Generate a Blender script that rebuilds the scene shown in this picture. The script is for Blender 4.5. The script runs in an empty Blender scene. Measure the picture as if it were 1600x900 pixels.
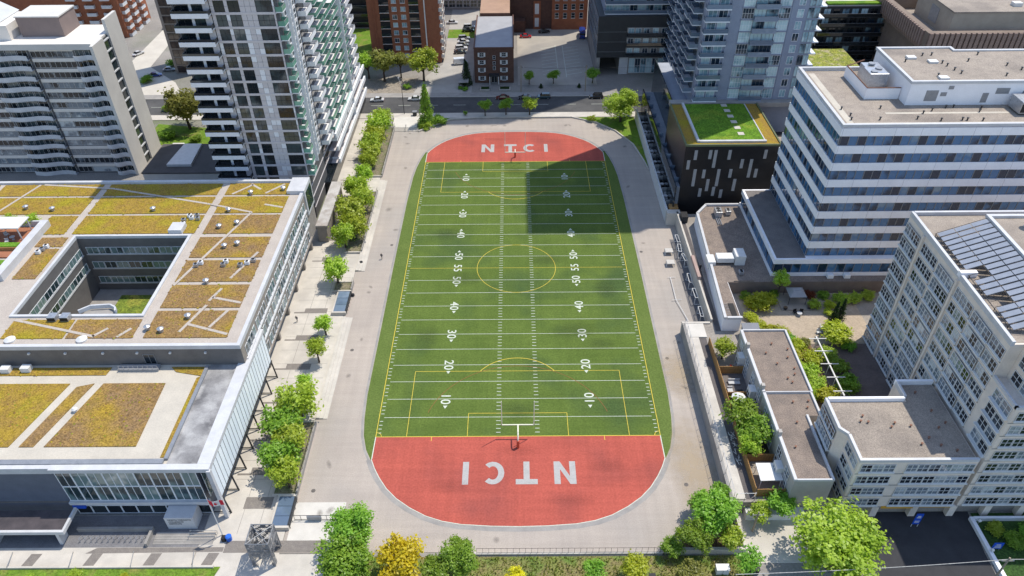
import bpy, bmesh, math, random
from mathutils import Vector, Matrix
R = random.Random(11)
scene = bpy.context.scene
col = scene.collection

# ------------------------------------------------------------------ camera
cam_d = bpy.data.cameras.new("camera")
cam_d.sensor_width = 36.0
cam_d.lens = 1155.0 / 1600.0 * 36.0
cam_d.clip_start = 1.0
cam_d.clip_end = 6000.0
cam = bpy.data.objects.new("camera", cam_d)
col.objects.link(cam)
_r = Vector((0.99996988, -0.00150835, -0.00761379))
_u = Vector((0.00688081, 0.62617482, 0.77965232))
_w = Vector((-0.00359158, 0.77968123, -0.62616634))
cam.matrix_world = Matrix(((_r.x, _u.x, -_w.x, -0.406), (_r.y, _u.y, -_w.y, -137.653),
                           (_r.z, _u.z, -_w.z, 104.488), (0, 0, 0, 1)))
scene.camera = cam

# ------------------------------------------------------------------ sky, sun, exposure
SUN = Vector((0.395, 0.275, 1.0)).normalized()          # towards the sun
elev = math.asin(SUN.z)
azim = math.atan2(SUN.x, SUN.y)
world = bpy.data.worlds.new("World")
scene.world = world
world.use_nodes = True
wn = world.node_tree.nodes
sky = wn.new("ShaderNodeTexSky")
sky.sky_type = 'NISHITA'
sky.sun_disc = False
sky.sun_elevation = elev
sky.sun_rotation = azim
sky.air_density = 1.0
sky.dust_density = 0.6
wn["Background"].inputs["Strength"].default_value = 0.15
world.node_tree.links.new(sky.outputs[0], wn["Background"].inputs["Color"])
sun_d = bpy.data.lights.new("sun", 'SUN')
sun_d.energy = 2.85
sun_d.angle = math.radians(0.53)
sun_d.color = (1.0, 0.94, 0.83)
sun = bpy.data.objects.new("sun", sun_d)
col.objects.link(sun)
sun.location = SUN * 400
sun.rotation_euler = SUN.to_track_quat('Z', 'Y').to_euler()
vs = scene.view_settings
vs.view_transform = 'Standard'
vs.look = 'None'
vs.exposure = 0.68
vs.gamma = 1.0
vs.use_curve_mapping = False

# ------------------------------------------------------------------ helpers
WM = {}
def attach(o, parent, M=None):
    """link o, remember its world matrix, keep it there under its parent"""
    M = M if M is not None else Matrix.Identity(4)
    col.objects.link(o)
    o.matrix_basis = M
    if parent is not None:
        o.parent = parent
        o.matrix_parent_inverse = WM[parent.name].inverted()
    WM[o.name] = M.copy()
    return o

def tag(o, label=None, cat=None, group=None, kind=None):
    if label: o["label"] = label
    if cat: o["category"] = cat
    if group: o["group"] = group
    if kind: o["kind"] = kind
    return o

def thing(name, label, cat, loc=(0, 0, 0), rz=0.0, group=None):
    o = bpy.data.objects.new(name, None)
    o.empty_display_size = 0.5
    attach(o, None, Matrix.Translation(loc) @ Matrix.Rotation(rz, 4, 'Z'))
    return tag(o, label, cat, group)

class MB:
    def __init__(s):
        s.v = []; s.f = []; s.m = []; s.M = None
    def _add(s, pts, faces, m):
        b = len(s.v)
        if s.M is not None:
            pts = [s.M @ Vector(p) for p in pts]
        s.v.extend([tuple(p) for p in pts])
        for f in faces:
            s.f.append(tuple(b + i for i in f)); s.m.append(m)
    def box(s, x0, x1, y0, y1, z0, z1, m=0):
        s._add([(x0,y0,z0),(x1,y0,z0),(x1,y1,z0),(x0,y1,z0),(x0,y0,z1),(x1,y0,z1),(x1,y1,z1),(x0,y1,z1)],
               [(0,3,2,1),(4,5,6,7),(0,1,5,4),(1,2,6,5),(2,3,7,6),(3,0,4,7)], m); return s
    def prism(s, pts, z0, z1, m=0):
        n = len(pts)
        a = sum(pts[i][0]*pts[(i+1)%n][1]-pts[(i+1)%n][0]*pts[i][1] for i in range(n))
        if a < 0: pts = pts[::-1]
        s._add([(x,y,z0) for x,y in pts] + [(x,y,z1) for x,y in pts],
               [tuple(range(n-1,-1,-1)), tuple(range(n,2*n))] + [(i,(i+1)%n,n+(i+1)%n,n+i) for i in range(n)], m); return s
    def sheet(s, pts, z, m=0):
        n = len(pts)
        a = sum(pts[i][0]*pts[(i+1)%n][1]-pts[(i+1)%n][0]*pts[i][1] for i in range(n))
        if a < 0: pts = pts[::-1]
        s._add([(x,y,z) for x,y in pts], [tuple(range(n))], m); return s
    def rect(s, x0, x1, y0, y1, z, m=0):
        return s.sheet([(x0,y0),(x1,y0),(x1,y1),(x0,y1)], z, m)
    def quad(s, a, b, c, d, m=0):
        s._add([a,b,c,d], [(0,1,2,3)], m); return s
    def tri(s, a, b, c, m=0):
        s._add([a,b,c], [(0,1,2)], m); return s
    def slab(s, a, b, c, d, t, m=0):
        """a plate with corners a b c d (ccw from its upper side) and thickness t"""
        a,b,c,d = map(Vector,(a,b,c,d)); n = (b-a).cross(d-a).normalized()*t
        s._add([a,b,c,d,a-n,b-n,c-n,d-n],[(0,1,2,3),(7,6,5,4),(0,4,5,1),(1,5,6,2),(2,6,7,3),(3,7,4,0)],m); return s
    def bar(s, p0, p1, r0, r1=None, n=6, m=0):
        r1 = r0 if r1 is None else r1
        p0 = Vector(p0); p1 = Vector(p1); d = (p1-p0).normalized()
        a = d.orthogonal().normalized(); b = d.cross(a)
        P = [p0+(a*math.cos(2*math.pi*i/n)+b*math.sin(2*math.pi*i/n))*r0 for i in range(n)]
        P += [p1+(a*math.cos(2*math.pi*i/n)+b*math.sin(2*math.pi*i/n))*r1 for i in range(n)]
        s._add(P, [tuple(range(n-1,-1,-1)), tuple(range(n,2*n))]+[(i,(i+1)%n,n+(i+1)%n,n+i) for i in range(n)], m); return s
    def tube(s, pts, r, n=6, m=0):
        for i in range(len(pts)-1):
            rr = r if not isinstance(r,(list,tuple)) else r[i]
            r2 = r if not isinstance(r,(list,tuple)) else r[i+1]
            s.bar(pts[i], pts[i+1], rr, r2, n, m)
        return s
    def fbox(s, F, u0, u1, z0, z1, d0, d1, m=0):
        """box on a facade: along u, up z, outwards d0..d1"""
        c = [F.P(u,z,d) for z in (z0,z1) for d,u in ((d1,u0),(d1,u1),(d0,u1),(d0,u0))]
        s._add(c, [(0,3,2,1),(4,5,6,7),(0,1,5,4),(1,2,6,5),(2,3,7,6),(3,0,4,7)], m); return s
    def mesh(s, name, mats, smooth=False):
        me = bpy.data.meshes.new(name)
        me.from_pydata(s.v, [], s.f)
        for mt in (mats if isinstance(mats,(list,tuple)) else [mats]): me.materials.append(mt)
        me.polygons.foreach_set("material_index", s.m)
        if smooth: me.polygons.foreach_set("use_smooth", [True]*len(s.f))
        me.update()
        return me
    def obj(s, name, mats, parent=None, smooth=False, M=None, bevel=0):
        o = bpy.data.objects.new(name, s.mesh(name, mats, smooth))
        attach(o, parent, M)
        if bevel:
            b = o.modifiers.new("b",'BEVEL'); b.width = bevel; b.segments = 2; b.limit_method='ANGLE'
        return o

class Face:
    """a vertical facade: u runs to the viewer's right, outward normal points at the viewer"""
    def __init__(s, x, y, ang):
        s.x=x; s.y=y; s.a=math.radians(ang)
        s.ux=math.cos(s.a); s.uy=math.sin(s.a); s.nx=s.uy; s.ny=-s.ux
    def P(s,u,z,d=0.0): return (s.x+s.ux*u+s.nx*d, s.y+s.uy*u+s.ny*d, z)
    def M(s,u,z,d=0.0): return Matrix.Translation(s.P(u,z,d)) @ Matrix.Rotation(s.a,4,'Z')

def place(name, me, parent, M):
    return attach(bpy.data.objects.new(name, me), parent, M)

# ------------------------------------------------------------------ materials
MATS = {}
def lin(c):
    return tuple(((x/255.0)/12.92 if x/255.0<=0.04045 else (((x/255.0)+0.055)/1.055)**2.4) for x in c)
def mat(name, c1, c2=None, scale=0.6, rough=0.85, grain=0.12, gscale=14.0, bump=0.0, metal=0.0, spec=0.35, c3=None, s3=0.08, coat=0.0, streak=0.0):
    """two-tone mottled surface with fine grain (all by noise in object space); colours are linear base colours"""
    if name in MATS: return MATS[name]
    m = bpy.data.materials.new(name); m.use_nodes = True; MATS[name]=m
    N = m.node_tree.nodes; L = m.node_tree.links; b = N["Principled BSDF"]
    b.inputs["Roughness"].default_value = rough
    b.inputs["Metallic"].default_value = metal
    b.inputs["Specular IOR Level"].default_value = spec
    if coat: b.inputs["Coat Weight"].default_value = coat
    c2 = c2 or tuple(x*0.78 for x in c1)
    tc = N.new("ShaderNodeTexCoord")
    n1 = N.new("ShaderNodeTexNoise"); n1.inputs["Scale"].default_value = scale; n1.inputs["Detail"].default_value = 6; n1.inputs["Roughness"].default_value=0.62
    L.new(tc.outputs["Object"], n1.inputs["Vector"])
    r1 = N.new("ShaderNodeValToRGB"); r1.color_ramp.elements[0].position=0.34; r1.color_ramp.elements[1].position=0.66
    r1.color_ramp.elements[0].color=(*c2,1); r1.color_ramp.elements[1].color=(*c1,1)
    L.new(n1.outputs["Fac"], r1.inputs["Fac"]); out = r1.outputs["Color"]
    if c3:
        n3 = N.new("ShaderNodeTexNoise"); n3.inputs["Scale"].default_value = s3; n3.inputs["Detail"].default_value=5
        L.new(tc.outputs["Object"], n3.inputs["Vector"])
        r3 = N.new("ShaderNodeValToRGB"); r3.color_ramp.elements[0].position=0.50; r3.color_ramp.elements[1].position=0.68
        L.new(n3.outputs["Fac"], r3.inputs["Fac"])
        mx = N.new("ShaderNodeMix"); mx.data_type='RGBA'
        L.new(r3.outputs["Color"], mx.inputs["Factor"]); L.new(out, mx.inputs["A"]); mx.inputs["B"].default_value=(*c3,1)
        out = mx.outputs["Result"]
    if streak:                                   # wear drawn out along the field's length and across it
        for sc in ((0.9,0.03,1),(0.05,1.1,1)):
            mp = N.new("ShaderNodeMapping"); mp.inputs["Scale"].default_value=sc; L.new(tc.outputs["Object"], mp.inputs["Vector"])
            ns = N.new("ShaderNodeTexNoise"); ns.inputs["Scale"].default_value=1.0; ns.inputs["Detail"].default_value=5; L.new(mp.outputs[0], ns.inputs["Vector"])
            ms = N.new("ShaderNodeMapRange"); ms.inputs[1].default_value=0.3; ms.inputs[2].default_value=0.7; ms.inputs[3].default_value=1-streak; ms.inputs[4].default_value=1+streak*.6; L.new(ns.outputs["Fac"], ms.inputs[0])
            cs = N.new("ShaderNodeCombineColor")
            for k in range(3): L.new(ms.outputs[0], cs.inputs[k])
            mz = N.new("ShaderNodeMix"); mz.data_type='RGBA'; mz.blend_type='MULTIPLY'; mz.inputs["Factor"].default_value=1
            L.new(out, mz.inputs["A"]); L.new(cs.outputs[0], mz.inputs["B"]); out = mz.outputs["Result"]
    if grain:
        n2 = N.new("ShaderNodeTexNoise"); n2.inputs["Scale"].default_value = gscale; n2.inputs["Detail"].default_value = 3
        L.new(tc.outputs["Object"], n2.inputs["Vector"])
        mr = N.new("ShaderNodeMapRange"); mr.inputs[1].default_value=0.3; mr.inputs[2].default_value=0.7
        mr.inputs[3].default_value=1-grain*1.6; mr.inputs[4].default_value=1+grain
        L.new(n2.outputs["Fac"], mr.inputs[0])
        mm = N.new("ShaderNodeMix"); mm.data_type='RGBA'; mm.blend_type='MULTIPLY'; mm.inputs["Factor"].default_value=1
        cb = N.new("ShaderNodeCombineColor")
        for k in range(3): L.new(mr.outputs[0], cb.inputs[k])
        L.new(out, mm.inputs["A"]); L.new(cb.outputs[0], mm.inputs["B"]); out = mm.outputs["Result"]
        if bump:
            bp = N.new("ShaderNodeBump"); bp.inputs["Strength"].default_value=bump; bp.inputs["Distance"].default_value=0.1
            L.new(n2.outputs["Fac"], bp.inputs["Height"]); L.new(bp.outputs[0], b.inputs["Normal"])
    L.new(out, b.inputs["Base Color"])
    return m

def glass(name, dark, mid, pale, fr=(0.45,0.72), rough=0.06, scale=0.35):
    """window glass: each pane its own tone (blinds, curtains, dark rooms), glossy"""
    if name in MATS: return MATS[name]
    m = bpy.data.materials.new(name); m.use_nodes=True; MATS[name]=m
    N=m.node_tree.nodes; L=m.node_tree.links; b=N["Principled BSDF"]
    b.inputs["Roughness"].default_value=rough; b.inputs["Specular IOR Level"].default_value=0.8
    oi=N.new("ShaderNodeObjectInfo"); tc=N.new("ShaderNodeTexCoord")
    nz=N.new("ShaderNodeTexNoise"); nz.noise_dimensions='4D'; nz.inputs["Scale"].default_value=scale; nz.inputs["Detail"].default_value=2
    L.new(tc.outputs["Object"],nz.inputs["Vector"])
    mu=N.new("ShaderNodeMath"); mu.operation='MULTIPLY'; mu.inputs[1].default_value=37.0; L.new(oi.outputs["Random"],mu.inputs[0]); L.new(mu.outputs[0],nz.inputs["W"])
    ad=N.new("ShaderNodeMath"); ad.operation='MULTIPLY_ADD'; ad.inputs[1].default_value=0.9; L.new(nz.outputs["Fac"],ad.inputs[0])
    m2=N.new("ShaderNodeMath"); m2.operation='MULTIPLY_ADD'; m2.inputs[1].default_value=0.6; m2.inputs[2].default_value=-0.25; L.new(oi.outputs["Random"],m2.inputs[0]); L.new(m2.outputs[0],ad.inputs[2])
    rp=N.new("ShaderNodeValToRGB"); e=rp.color_ramp.elements
    e[0].position=fr[0]-0.12; e[0].color=(*dark,1); e[1].position=fr[1]+0.12; e[1].color=(*pale,1)
    x=e.new(fr[0]); x.color=(*dark,1); x=e.new((fr[0]+fr[1])/2); x.color=(*mid,1); x=e.new(fr[1]); x.color=(*mid,1)
    L.new(ad.outputs[0],rp.inputs["Fac"]); L.new(rp.outputs["Color"],b.inputs["Base Color"])
    return m

def leafmat(name, c1, c2, c3):
    """foliage: tone varies from leaf clump to leaf clump and from tree to tree; lets light through"""
    if name in MATS: return MATS[name]
    m = bpy.data.materials.new(name); m.use_nodes=True; MATS[name]=m
    N=m.node_tree.nodes; L=m.node_tree.links
    N.remove(N["Principled BSDF"]); out=N["Material Output"]
    tc=N.new("ShaderNodeTexCoord"); oi=N.new("ShaderNodeObjectInfo")
    nz=N.new("ShaderNodeTexNoise"); nz.noise_dimensions='4D'; nz.inputs["Scale"].default_value=3.2; nz.inputs["Detail"].default_value=4; nz.inputs["Roughness"].default_value=0.7
    L.new(tc.outputs["Object"],nz.inputs["Vector"])
    mu=N.new("ShaderNodeMath"); mu.operation='MULTIPLY'; mu.inputs[1].default_value=50; L.new(oi.outputs["Random"],mu.inputs[0]); L.new(mu.outputs[0],nz.inputs["W"])
    rp=N.new("ShaderNodeValToRGB"); e=rp.color_ramp.elements
    e[0].position=0.32; e[0].color=(*c1,1); e[1].position=0.68; e[1].color=(*c3,1); x=e.new(0.5); x.color=(*c2,1)
    L.new(nz.outputs["Fac"],rp.inputs["Fac"])
    hs=N.new("ShaderNodeHueSaturation"); L.new(rp.outputs["Color"],hs.inputs["Color"])
    mr=N.new("ShaderNodeMapRange"); mr.inputs[3].default_value=0.482; mr.inputs[4].default_value=0.518; L.new(oi.outputs["Random"],mr.inputs[0]); L.new(mr.outputs[0],hs.inputs["Hue"])
    m3=N.new("ShaderNodeMath"); m3.operation='MULTIPLY_ADD'; m3.inputs[1].default_value=0.35; m3.inputs[2].default_value=0.82; L.new(oi.outputs["Random"],m3.inputs[0]); L.new(m3.outputs[0],hs.inputs["Value"])
    d=N.new("ShaderNodeBsdfDiffuse"); t=N.new("ShaderNodeBsdfTranslucent"); mx=N.new("ShaderNodeMixShader"); mx.inputs[0].default_value=0.48
    L.new(hs.outputs[0],d.inputs["Color"]); L.new(hs.outputs[0],t.inputs["Color"]); L.new(d.outputs[0],mx.inputs[1]); L.new(t.outputs[0],mx.inputs[2])
    g=N.new("ShaderNodeBsdfGlossy"); g.inputs["Roughness"].default_value=0.45; g.inputs["Color"].default_value=(0.5,0.5,0.5,1)
    m4=N.new("ShaderNodeMixShader"); m4.inputs[0].default_value=0.04; L.new(mx.outputs[0],m4.inputs[1]); L.new(g.outputs[0],m4.inputs[2])
    L.new(m4.outputs[0],out.inputs["Surface"])
    return m

asphalt=mat("asphalt",(0.085,0.083,0.082),(0.055,0.055,0.057),0.25,0.9,0.15,9,c3=(0.13,0.125,0.12),s3=0.05)
asphalt_new=mat("asphalt_dark",(0.045,0.045,0.05),(0.033,0.033,0.037),0.4,0.85,0.12,9)
track_m=mat("track_paving",(0.42,0.362,0.308),(0.355,0.308,0.268),0.09,0.9,0.07,5,c3=(0.335,0.302,0.27),s3=0.035,streak=0.055)
conc=mat("concrete",(0.56,0.515,0.45),(0.46,0.425,0.375),0.35,0.9,0.06,8,c3=(0.42,0.385,0.34),s3=0.12)
conc_d=mat("grey_concrete",(0.33,0.31,0.285),(0.25,0.235,0.22),0.4,0.9,0.08,8)
paver=mat("grey_pavers",(0.23,0.205,0.18),(0.18,0.16,0.145),1.2,0.9,0.12,6)
white=mat("white_paint",(0.68,0.67,0.65),(0.60,0.59,0.57),0.8,0.55,0.03,8)
whitem=mat("white_metal",(0.80,0.81,0.82),(0.72,0.73,0.75),0.6,0.4,0.02,8)
grey=mat("grey_metal",(0.30,0.31,0.33),(0.24,0.25,0.27),1.0,0.45,0.05,8,metal=0.3)
dark=mat("dark_metal",(0.045,0.047,0.052),(0.03,0.032,0.036),1.0,0.45,0.05,8,metal=0.2)
black=mat("black_matt",(0.018,0.018,0.02),(0.012,0.012,0.014),1.0,0.6,0.05,8)
steel=mat("galvanised_steel",(0.52,0.53,0.55),(0.36,0.37,0.39),2.5,0.35,0.1,9,metal=0.6)
gravel=mat("roof_gravel",(0.36,0.305,0.25),(0.29,0.245,0.205),0.5,0.95,0.22,7,bump=0.3,c3=(0.235,0.2,0.17),s3=0.11)
gravel_b=mat("brown_roof_gravel",(0.27,0.215,0.175),(0.205,0.165,0.14),0.5,0.95,0.25,6,bump=0.3,c3=(0.17,0.14,0.12),s3=0.2)
turf=mat("artificial_turf",(0.112,0.160,0.034),(0.088,0.132,0.027),0.16,0.95,0.16,3.0,spec=0.12,c3=(0.064,0.104,0.032),s3=0.06,streak=0.06)
turf_b=mat("border_turf",(0.120,0.165,0.040),(0.098,0.142,0.032),0.2,0.95,0.16,3.0,spec=0.15)
redturf=mat("red_turf",(0.44,0.100,0.072),(0.375,0.086,0.064),0.13,0.95,0.10,3.0,spec=0.15,c3=(0.31,0.078,0.062),s3=0.09,streak=0.08)
lawn_m=mat("lawn_grass",(0.16,0.26,0.03),(0.10,0.18,0.022),0.8,0.95,0.3,5,bump=0.4,spec=0.1,c3=(0.22,0.22,0.06),s3=0.3)
soil=mat("soil",(0.20,0.13,0.075),(0.12,0.08,0.05),0.8,0.98,0.3,6,bump=0.4,spec=0.1)
linew=mat("white_line_paint",(0.60,0.62,0.54),(0.48,0.52,0.42),1.5,0.8,0.08,5)
liney=mat("yellow_line_paint",(0.68,0.52,0.07),(0.58,0.44,0.06),1.5,0.8,0.08,5)
liner=mat("red_line_paint",(0.26,0.11,0.035),(0.20,0.09,0.03),1.5,0.8,0.08,5)
letterg=mat("grey_letter_paint",(0.40,0.385,0.37),(0.35,0.34,0.325),0.8,0.9,0.06,4)
sedum=mat("sedum",(0.335,0.225,0.035),(0.265,0.17,0.048),0.55,0.97,0.30,4.5,bump=0.5,spec=0.1,c3=(0.30,0.245,0.025),s3=0.16)
sedum_b=mat("brown_sedum",(0.29,0.18,0.062),(0.225,0.145,0.075),0.6,0.97,0.32,4.0,bump=0.5,spec=0.1,c3=(0.33,0.22,0.035),s3=0.14)
greenroof=mat("green_roof_grass",(0.13,0.25,0.022),(0.085,0.17,0.02),0.35,0.95,0.3,3,bump=0.4,spec=0.1,c3=(0.20,0.26,0.03),s3=0.15)
bark=mat("bark",(0.12,0.085,0.06),(0.07,0.052,0.04),3,0.95,0.3,9,bump=0.5)
wood=mat("cedar_boards",(0.42,0.235,0.085),(0.32,0.17,0.06),1.5,0.85,0.2,6)
leaf_l=leafmat("leaf_bright",(0.23,0.34,0.022),(0.40,0.53,0.045),(0.57,0.68,0.11))
leaf_m=leafmat("leaf_mid",(0.13,0.26,0.022),(0.24,0.42,0.036),(0.38,0.56,0.075))
leaf_o=leafmat("leaf_olive",(0.15,0.17,0.03),(0.27,0.29,0.05),(0.40,0.41,0.11))
leaf_y=leafmat("leaf_yellow",(0.46,0.40,0.012),(0.72,0.61,0.02),(0.86,0.77,0.05))
leaf_c=leafmat("leaf_chartreuse",(0.30,0.37,0.015),(0.46,0.52,0.03),(0.60,0.64,0.06))
leaf_d=leafmat("leaf_dark",(0.018,0.045,0.012),(0.032,0.075,0.018),(0.055,0.11,0.025))
leaf_r=leafmat("leaf_red",(0.10,0.02,0.015),(0.18,0.035,0.02),(0.25,0.07,0.03))
g_off=glass("office_glass",(0.010,0.026,0.055),(0.055,0.15,0.29),(0.20,0.27,0.33),(0.38,0.72))
g_tow=glass("tower_glass",(0.012,0.018,0.022),(0.055,0.075,0.08),(0.22,0.22,0.20),(0.42,0.72))
g_con=glass("condo_glass",(0.018,0.035,0.055),(0.24,0.37,0.42),(0.46,0.60,0.62),(0.34,0.58))
g_bei=glass("flat_glass",(0.012,0.016,0.022),(0.16,0.19,0.22),(0.50,0.53,0.53),(0.46,0.70))
g_sch=glass("school_glass",(0.02,0.04,0.045),(0.12,0.19,0.19),(0.40,0.42,0.40),(0.45,0.72))
g_dk=glass("dark_glass",(0.008,0.012,0.016),(0.02,0.03,0.035),(0.06,0.08,0.08),(0.5,0.8))
g_green=glass("green_guard_glass",(0.10,0.28,0.21),(0.17,0.38,0.29),(0.30,0.52,0.42),(0.4,0.7),0.15)
g_blue=glass("blue_guard_glass",(0.10,0.14,0.20),(0.17,0.22,0.29),(0.28,0.33,0.40),(0.4,0.7),0.15)
g_white=glass("frosted_glass",(0.76,0.81,0.85),(0.80,0.85,0.88),(0.84,0.88,0.90),(0.4,0.7),0.55)

# ------------------------------------------------------------------ shared pieces
WINC = {}
def win_mesh(w, h, nx, ny, mf, mg, fw=0.07, dep=0.10, sill=False):
    k=(round(w,2),round(h,2),nx,ny,mf.name,mg.name,fw,sill)
    if k in WINC: return WINC[k]
    b=MB(); w2=w/2
    b.box(-w2,w2,-0.03,0.0,0,h,1)
    for x0,x1 in ((-w2,-w2+fw),(w2-fw,w2)): b.box(x0,x1,-dep,-0.031,0,h,0)
    for z0,z1 in ((0,fw),(h-fw,h)): b.box(-w2+fw,w2-fw,-dep,-0.031,z0,z1,0)
    for i in range(1,nx):
        x=-w2+w*i/nx; b.box(x-fw*.4,x+fw*.4,-dep*.9,-0.031,fw,h-fw,0)
    for i in range(1,ny):
        z=h*i/ny; b.box(-w2+fw,w2-fw,-dep*.8,-0.031,z-fw*.4,z+fw*.4,0)
    if sill: b.box(-w2-.08,w2+.08,-dep-.1,0,-.1,-0.002,0)
    me=b.mesh("window",[mf,mg]); WINC[k]=me
    return me
def window(F, u, z, w, h, parent, mf, mg, nx=2, ny=1, name="window", d=0.0, fw=0.07, sill=False):
    return place(name, win_mesh(w,h,nx,ny,mf,mg,fw,sill=sill), parent, F.M(u+w/2, z, d))
BOXC={}
def box_mesh(w,dp,h,m,name):
    k=(round(w,2),round(dp,2),round(h,2),m.name,name)
    if k not in BOXC: BOXC[k]=MB().box(-w/2,w/2,-dp,0,0,h).mesh(name,m)
    return BOXC[k]
def fpanel(name,F,u0,u1,z0,z1,d0,d1,m,parent):
    """a plain plate on a facade as an object of its own (alike plates share one mesh)"""
    return place(name, box_mesh(u1-u0,d1-d0,z1-z0,m,name), parent, F.M((u0+u1)/2,z0,d0))
GUARDC={}
def balcony(F,u0,u1,z,dep,parent,mslab,mguard,gh=1.05,th=0.22,rail=None,sides=True):
    """slab that sticks out of a facade, its glass guard a sub-part"""
    s=fpanel("balcony",F,u0,u1,z,z+th,0.0,dep,mslab,parent)
    w=u1-u0; k=(round(w,2),round(dep,2),mguard.name,gh,sides)
    if k not in GUARDC:
        b=MB(); b.box(-w/2,w/2,-dep,-dep+.05,0,gh,0)
        if sides:
            b.box(-w/2,-w/2+.05,-dep+.05,-.02,0,gh,0); b.box(w/2-.05,w/2,-dep+.05,-.02,0,gh,0)
        b.box(-w/2,w/2,-dep-.02,-dep+.07,gh,gh+.06,1)
        GUARDC[k]=b.mesh("guard",[mguard,rail or grey])
    place("guard",GUARDC[k],s,F.M((u0+u1)/2,z+th,0.0))
    return s
# ------------------------------------------------------------------ text meshes (built-in font)
def text_meshes(strs, size, off=0.0, sp=1.0):
    tmp=[]
    for s in strs:
        c=bpy.data.curves.new("t_"+s,'FONT'); c.body=s; c.size=size; c.offset=off; c.space_character=sp
        c.align_x='CENTER'; c.align_y='CENTER'; c.fill_mode='FRONT'
        o=bpy.data.objects.new("t_"+s,c); col.objects.link(o); tmp.append(o)
    dg=bpy.context.evaluated_depsgraph_get(); res={}
    for s,o in zip(strs,tmp):
        res[s]=bpy.data.meshes.new_from_object(o.evaluated_get(dg))
    for o in tmp:
        c=o.data; bpy.data.objects.remove(o); bpy.data.curves.remove(c)
    return res

# ------------------------------------------------------------------ ground, roads, paving
def struct(name, mb, m, parent=None, label=None):
    o=mb.obj(name,m,parent)
    if parent is None: o["kind"]="structure"
    if label: o["label"]=label
    return o
ground_m=mat("city_ground",(0.30,0.275,0.245),(0.22,0.205,0.19),0.05,0.95,0.12,3,c3=(0.14,0.16,0.09),s3=0.02)
struct("ground",MB().rect(-1500,1500,-900,2500,-0.06),ground_m)
struct("running_track",MB().sheet([(-37.4,-73.4),(34.3,-73.4),(34.3,-23),(40.0,-23),(40.0,18),(37.7,18),(37.7,78.5),(-37.4,78.5)],0.0),track_m)
# plaza west of the track
plaza=struct("school_plaza",MB().sheet([(-50.6,-79.5),(-30,-79.5),(-30,-73.6),(-37.5,-73.6),(-37.5,78.5),(-50.6,78.5)],0.004).rect(-130,-50.7,-79.5,-66.4,0.004).rect(-50.6,-48,13,22,0.002),conc)
for y in (-15.3,-24.0,-32.5,-41.5,-50.5,-58.0,3.5,12,21,31,41,52,62):
    MB().rect(-46.2,-41.3,y-0.55,y+1.1,0.012).obj("paver_band",paver,plaza)
    MB().rect(-48.4,-46.2,y-0.55,y-0.15,0.012).obj("paver_band",paver,plaza)
MB().rect(-45.5,-40.9,-65.3,-63.0,0.012).obj("paver_band",paver,plaza)
MB().rect(-46.4,-30.4,-73.3,-71.2,0.014).obj("paver_band",paver,plaza)
# concrete joints: thin recessed-looking dark lines of the plaza slabs
j=MB()
for y in range(-60,72,4): j.rect(-48.3,-38.2,y+.6,y+.66,0.008)
for x in (-45.2,-42.0): j.rect(x,x+.06,-70,74,0.009)
j.obj("slab_joint",paver,plaza)
# bottom left walk
for x in (-77,-67.5,-58.2,-49.2):
    MB().prism([(x,-75.4),(x+1.7,-75.4),(x+2.3,-73.3),(x+.6,-73.3)],0.006,0.016).obj("paver_band",paver,plaza)
MB().prism([(-68,-73.3),(-46.5,-73.1),(-46.5,-72.3),(-66.5,-72.3)],0.004,0.014).obj("paver_band",paver,plaza)
MB().rect(-100,-50.7,-72.25,-66.45,0.010).obj("shaded_paving",mat("shaded_pavers",(0.20,0.195,0.20),(0.155,0.15,0.155),0.6,0.85,0.12,5),plaza)  # darker paving sheet, the school's shadow put into its colour
# seat steps along the track
st=thing("seating_steps","long pale concrete seating steps between plaza and track","steps",(-36,0,0))
for i,(x0,x1,z) in enumerate(((-37.4,-36.7,.42),(-36.7,-36.0,.28),(-36.0,-35.3,.14))):
    MB().box(x0,x1,-46,-17.5,0.0,z).obj("step",conc,st)
    MB().box(x0,x1,-1.0,40,0.0,z-.002).obj("step",conc,st)
# pale pad at the south-west gate
struct("concrete_pad",MB().rect(-36.9,-28.6,-71.9,-64.1,0.006),mat("pale_concrete",(0.60,0.565,0.51),(0.52,0.49,0.44),0.4,0.9,0.05,8))
# street north of the field
struct("street",MB().rect(-400,400,82.0,94.3,-0.02),asphalt)
struct("pavement",MB().box(-400,400,78.6,81.9,-0.05,0.10),conc,label="south pavement of the street")
struct("pavement",MB().prism([(-400,94.4),(400,94.4),(400,97.6),(-400,97.6)],-0.05,0.10),conc_d,label="north pavement of the street")
k=MB().box(-400,400,81.9,82.1,-0.05,0.125).box(-400,400,94.2,94.4,-0.05,0.125)
struct("kerb",k,conc)
lm=MB()
for i in range(-30,30): lm.rect(i*9-2,i*9+2,88.1,88.25,-0.012)
struct("lane_marking",lm,linew)
# drives and lots behind the street
struct("apartment_drive",MB().sheet([(-34,97.6),(-14.5,97.6),(-14.5,190),(-26,190),(-26,122),(-31,112)],0.0),mat("drive_paving",(0.40,0.375,0.34),(0.33,0.31,0.285),0.2,0.9,0.08,5))
lot=struct("parking_lot",MB().rect(1.2,28.3,103.5,160,0.0),mat("lot_paving",(0.42,0.38,0.32),(0.33,0.30,0.26),0.12,0.9,0.08,5,c3=(0.24,0.225,0.21),s3=0.06))
for x0,x1,y0,y1 in ((15.5,15.7,110,140),(18.2,18.4,110,140)): MB().rect(x0,x1,y0,y1,0.006).obj("stall_line",linew,lot)
for i in range(9): MB().sheet([(10,112+i*3.1),(15.4,114+i*3.1),(15.4,114.2+i*3.1),(10,112.2+i*3.1)],0.006).obj("stall_line",linew,lot)
for i in range(9): MB().sheet([(18.5,112+i*3.1),(24,114+i*3.1),(24,114.2+i*3.1),(18.5,112.2+i*3.1)],0.006).obj("stall_line",linew,lot)
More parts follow.
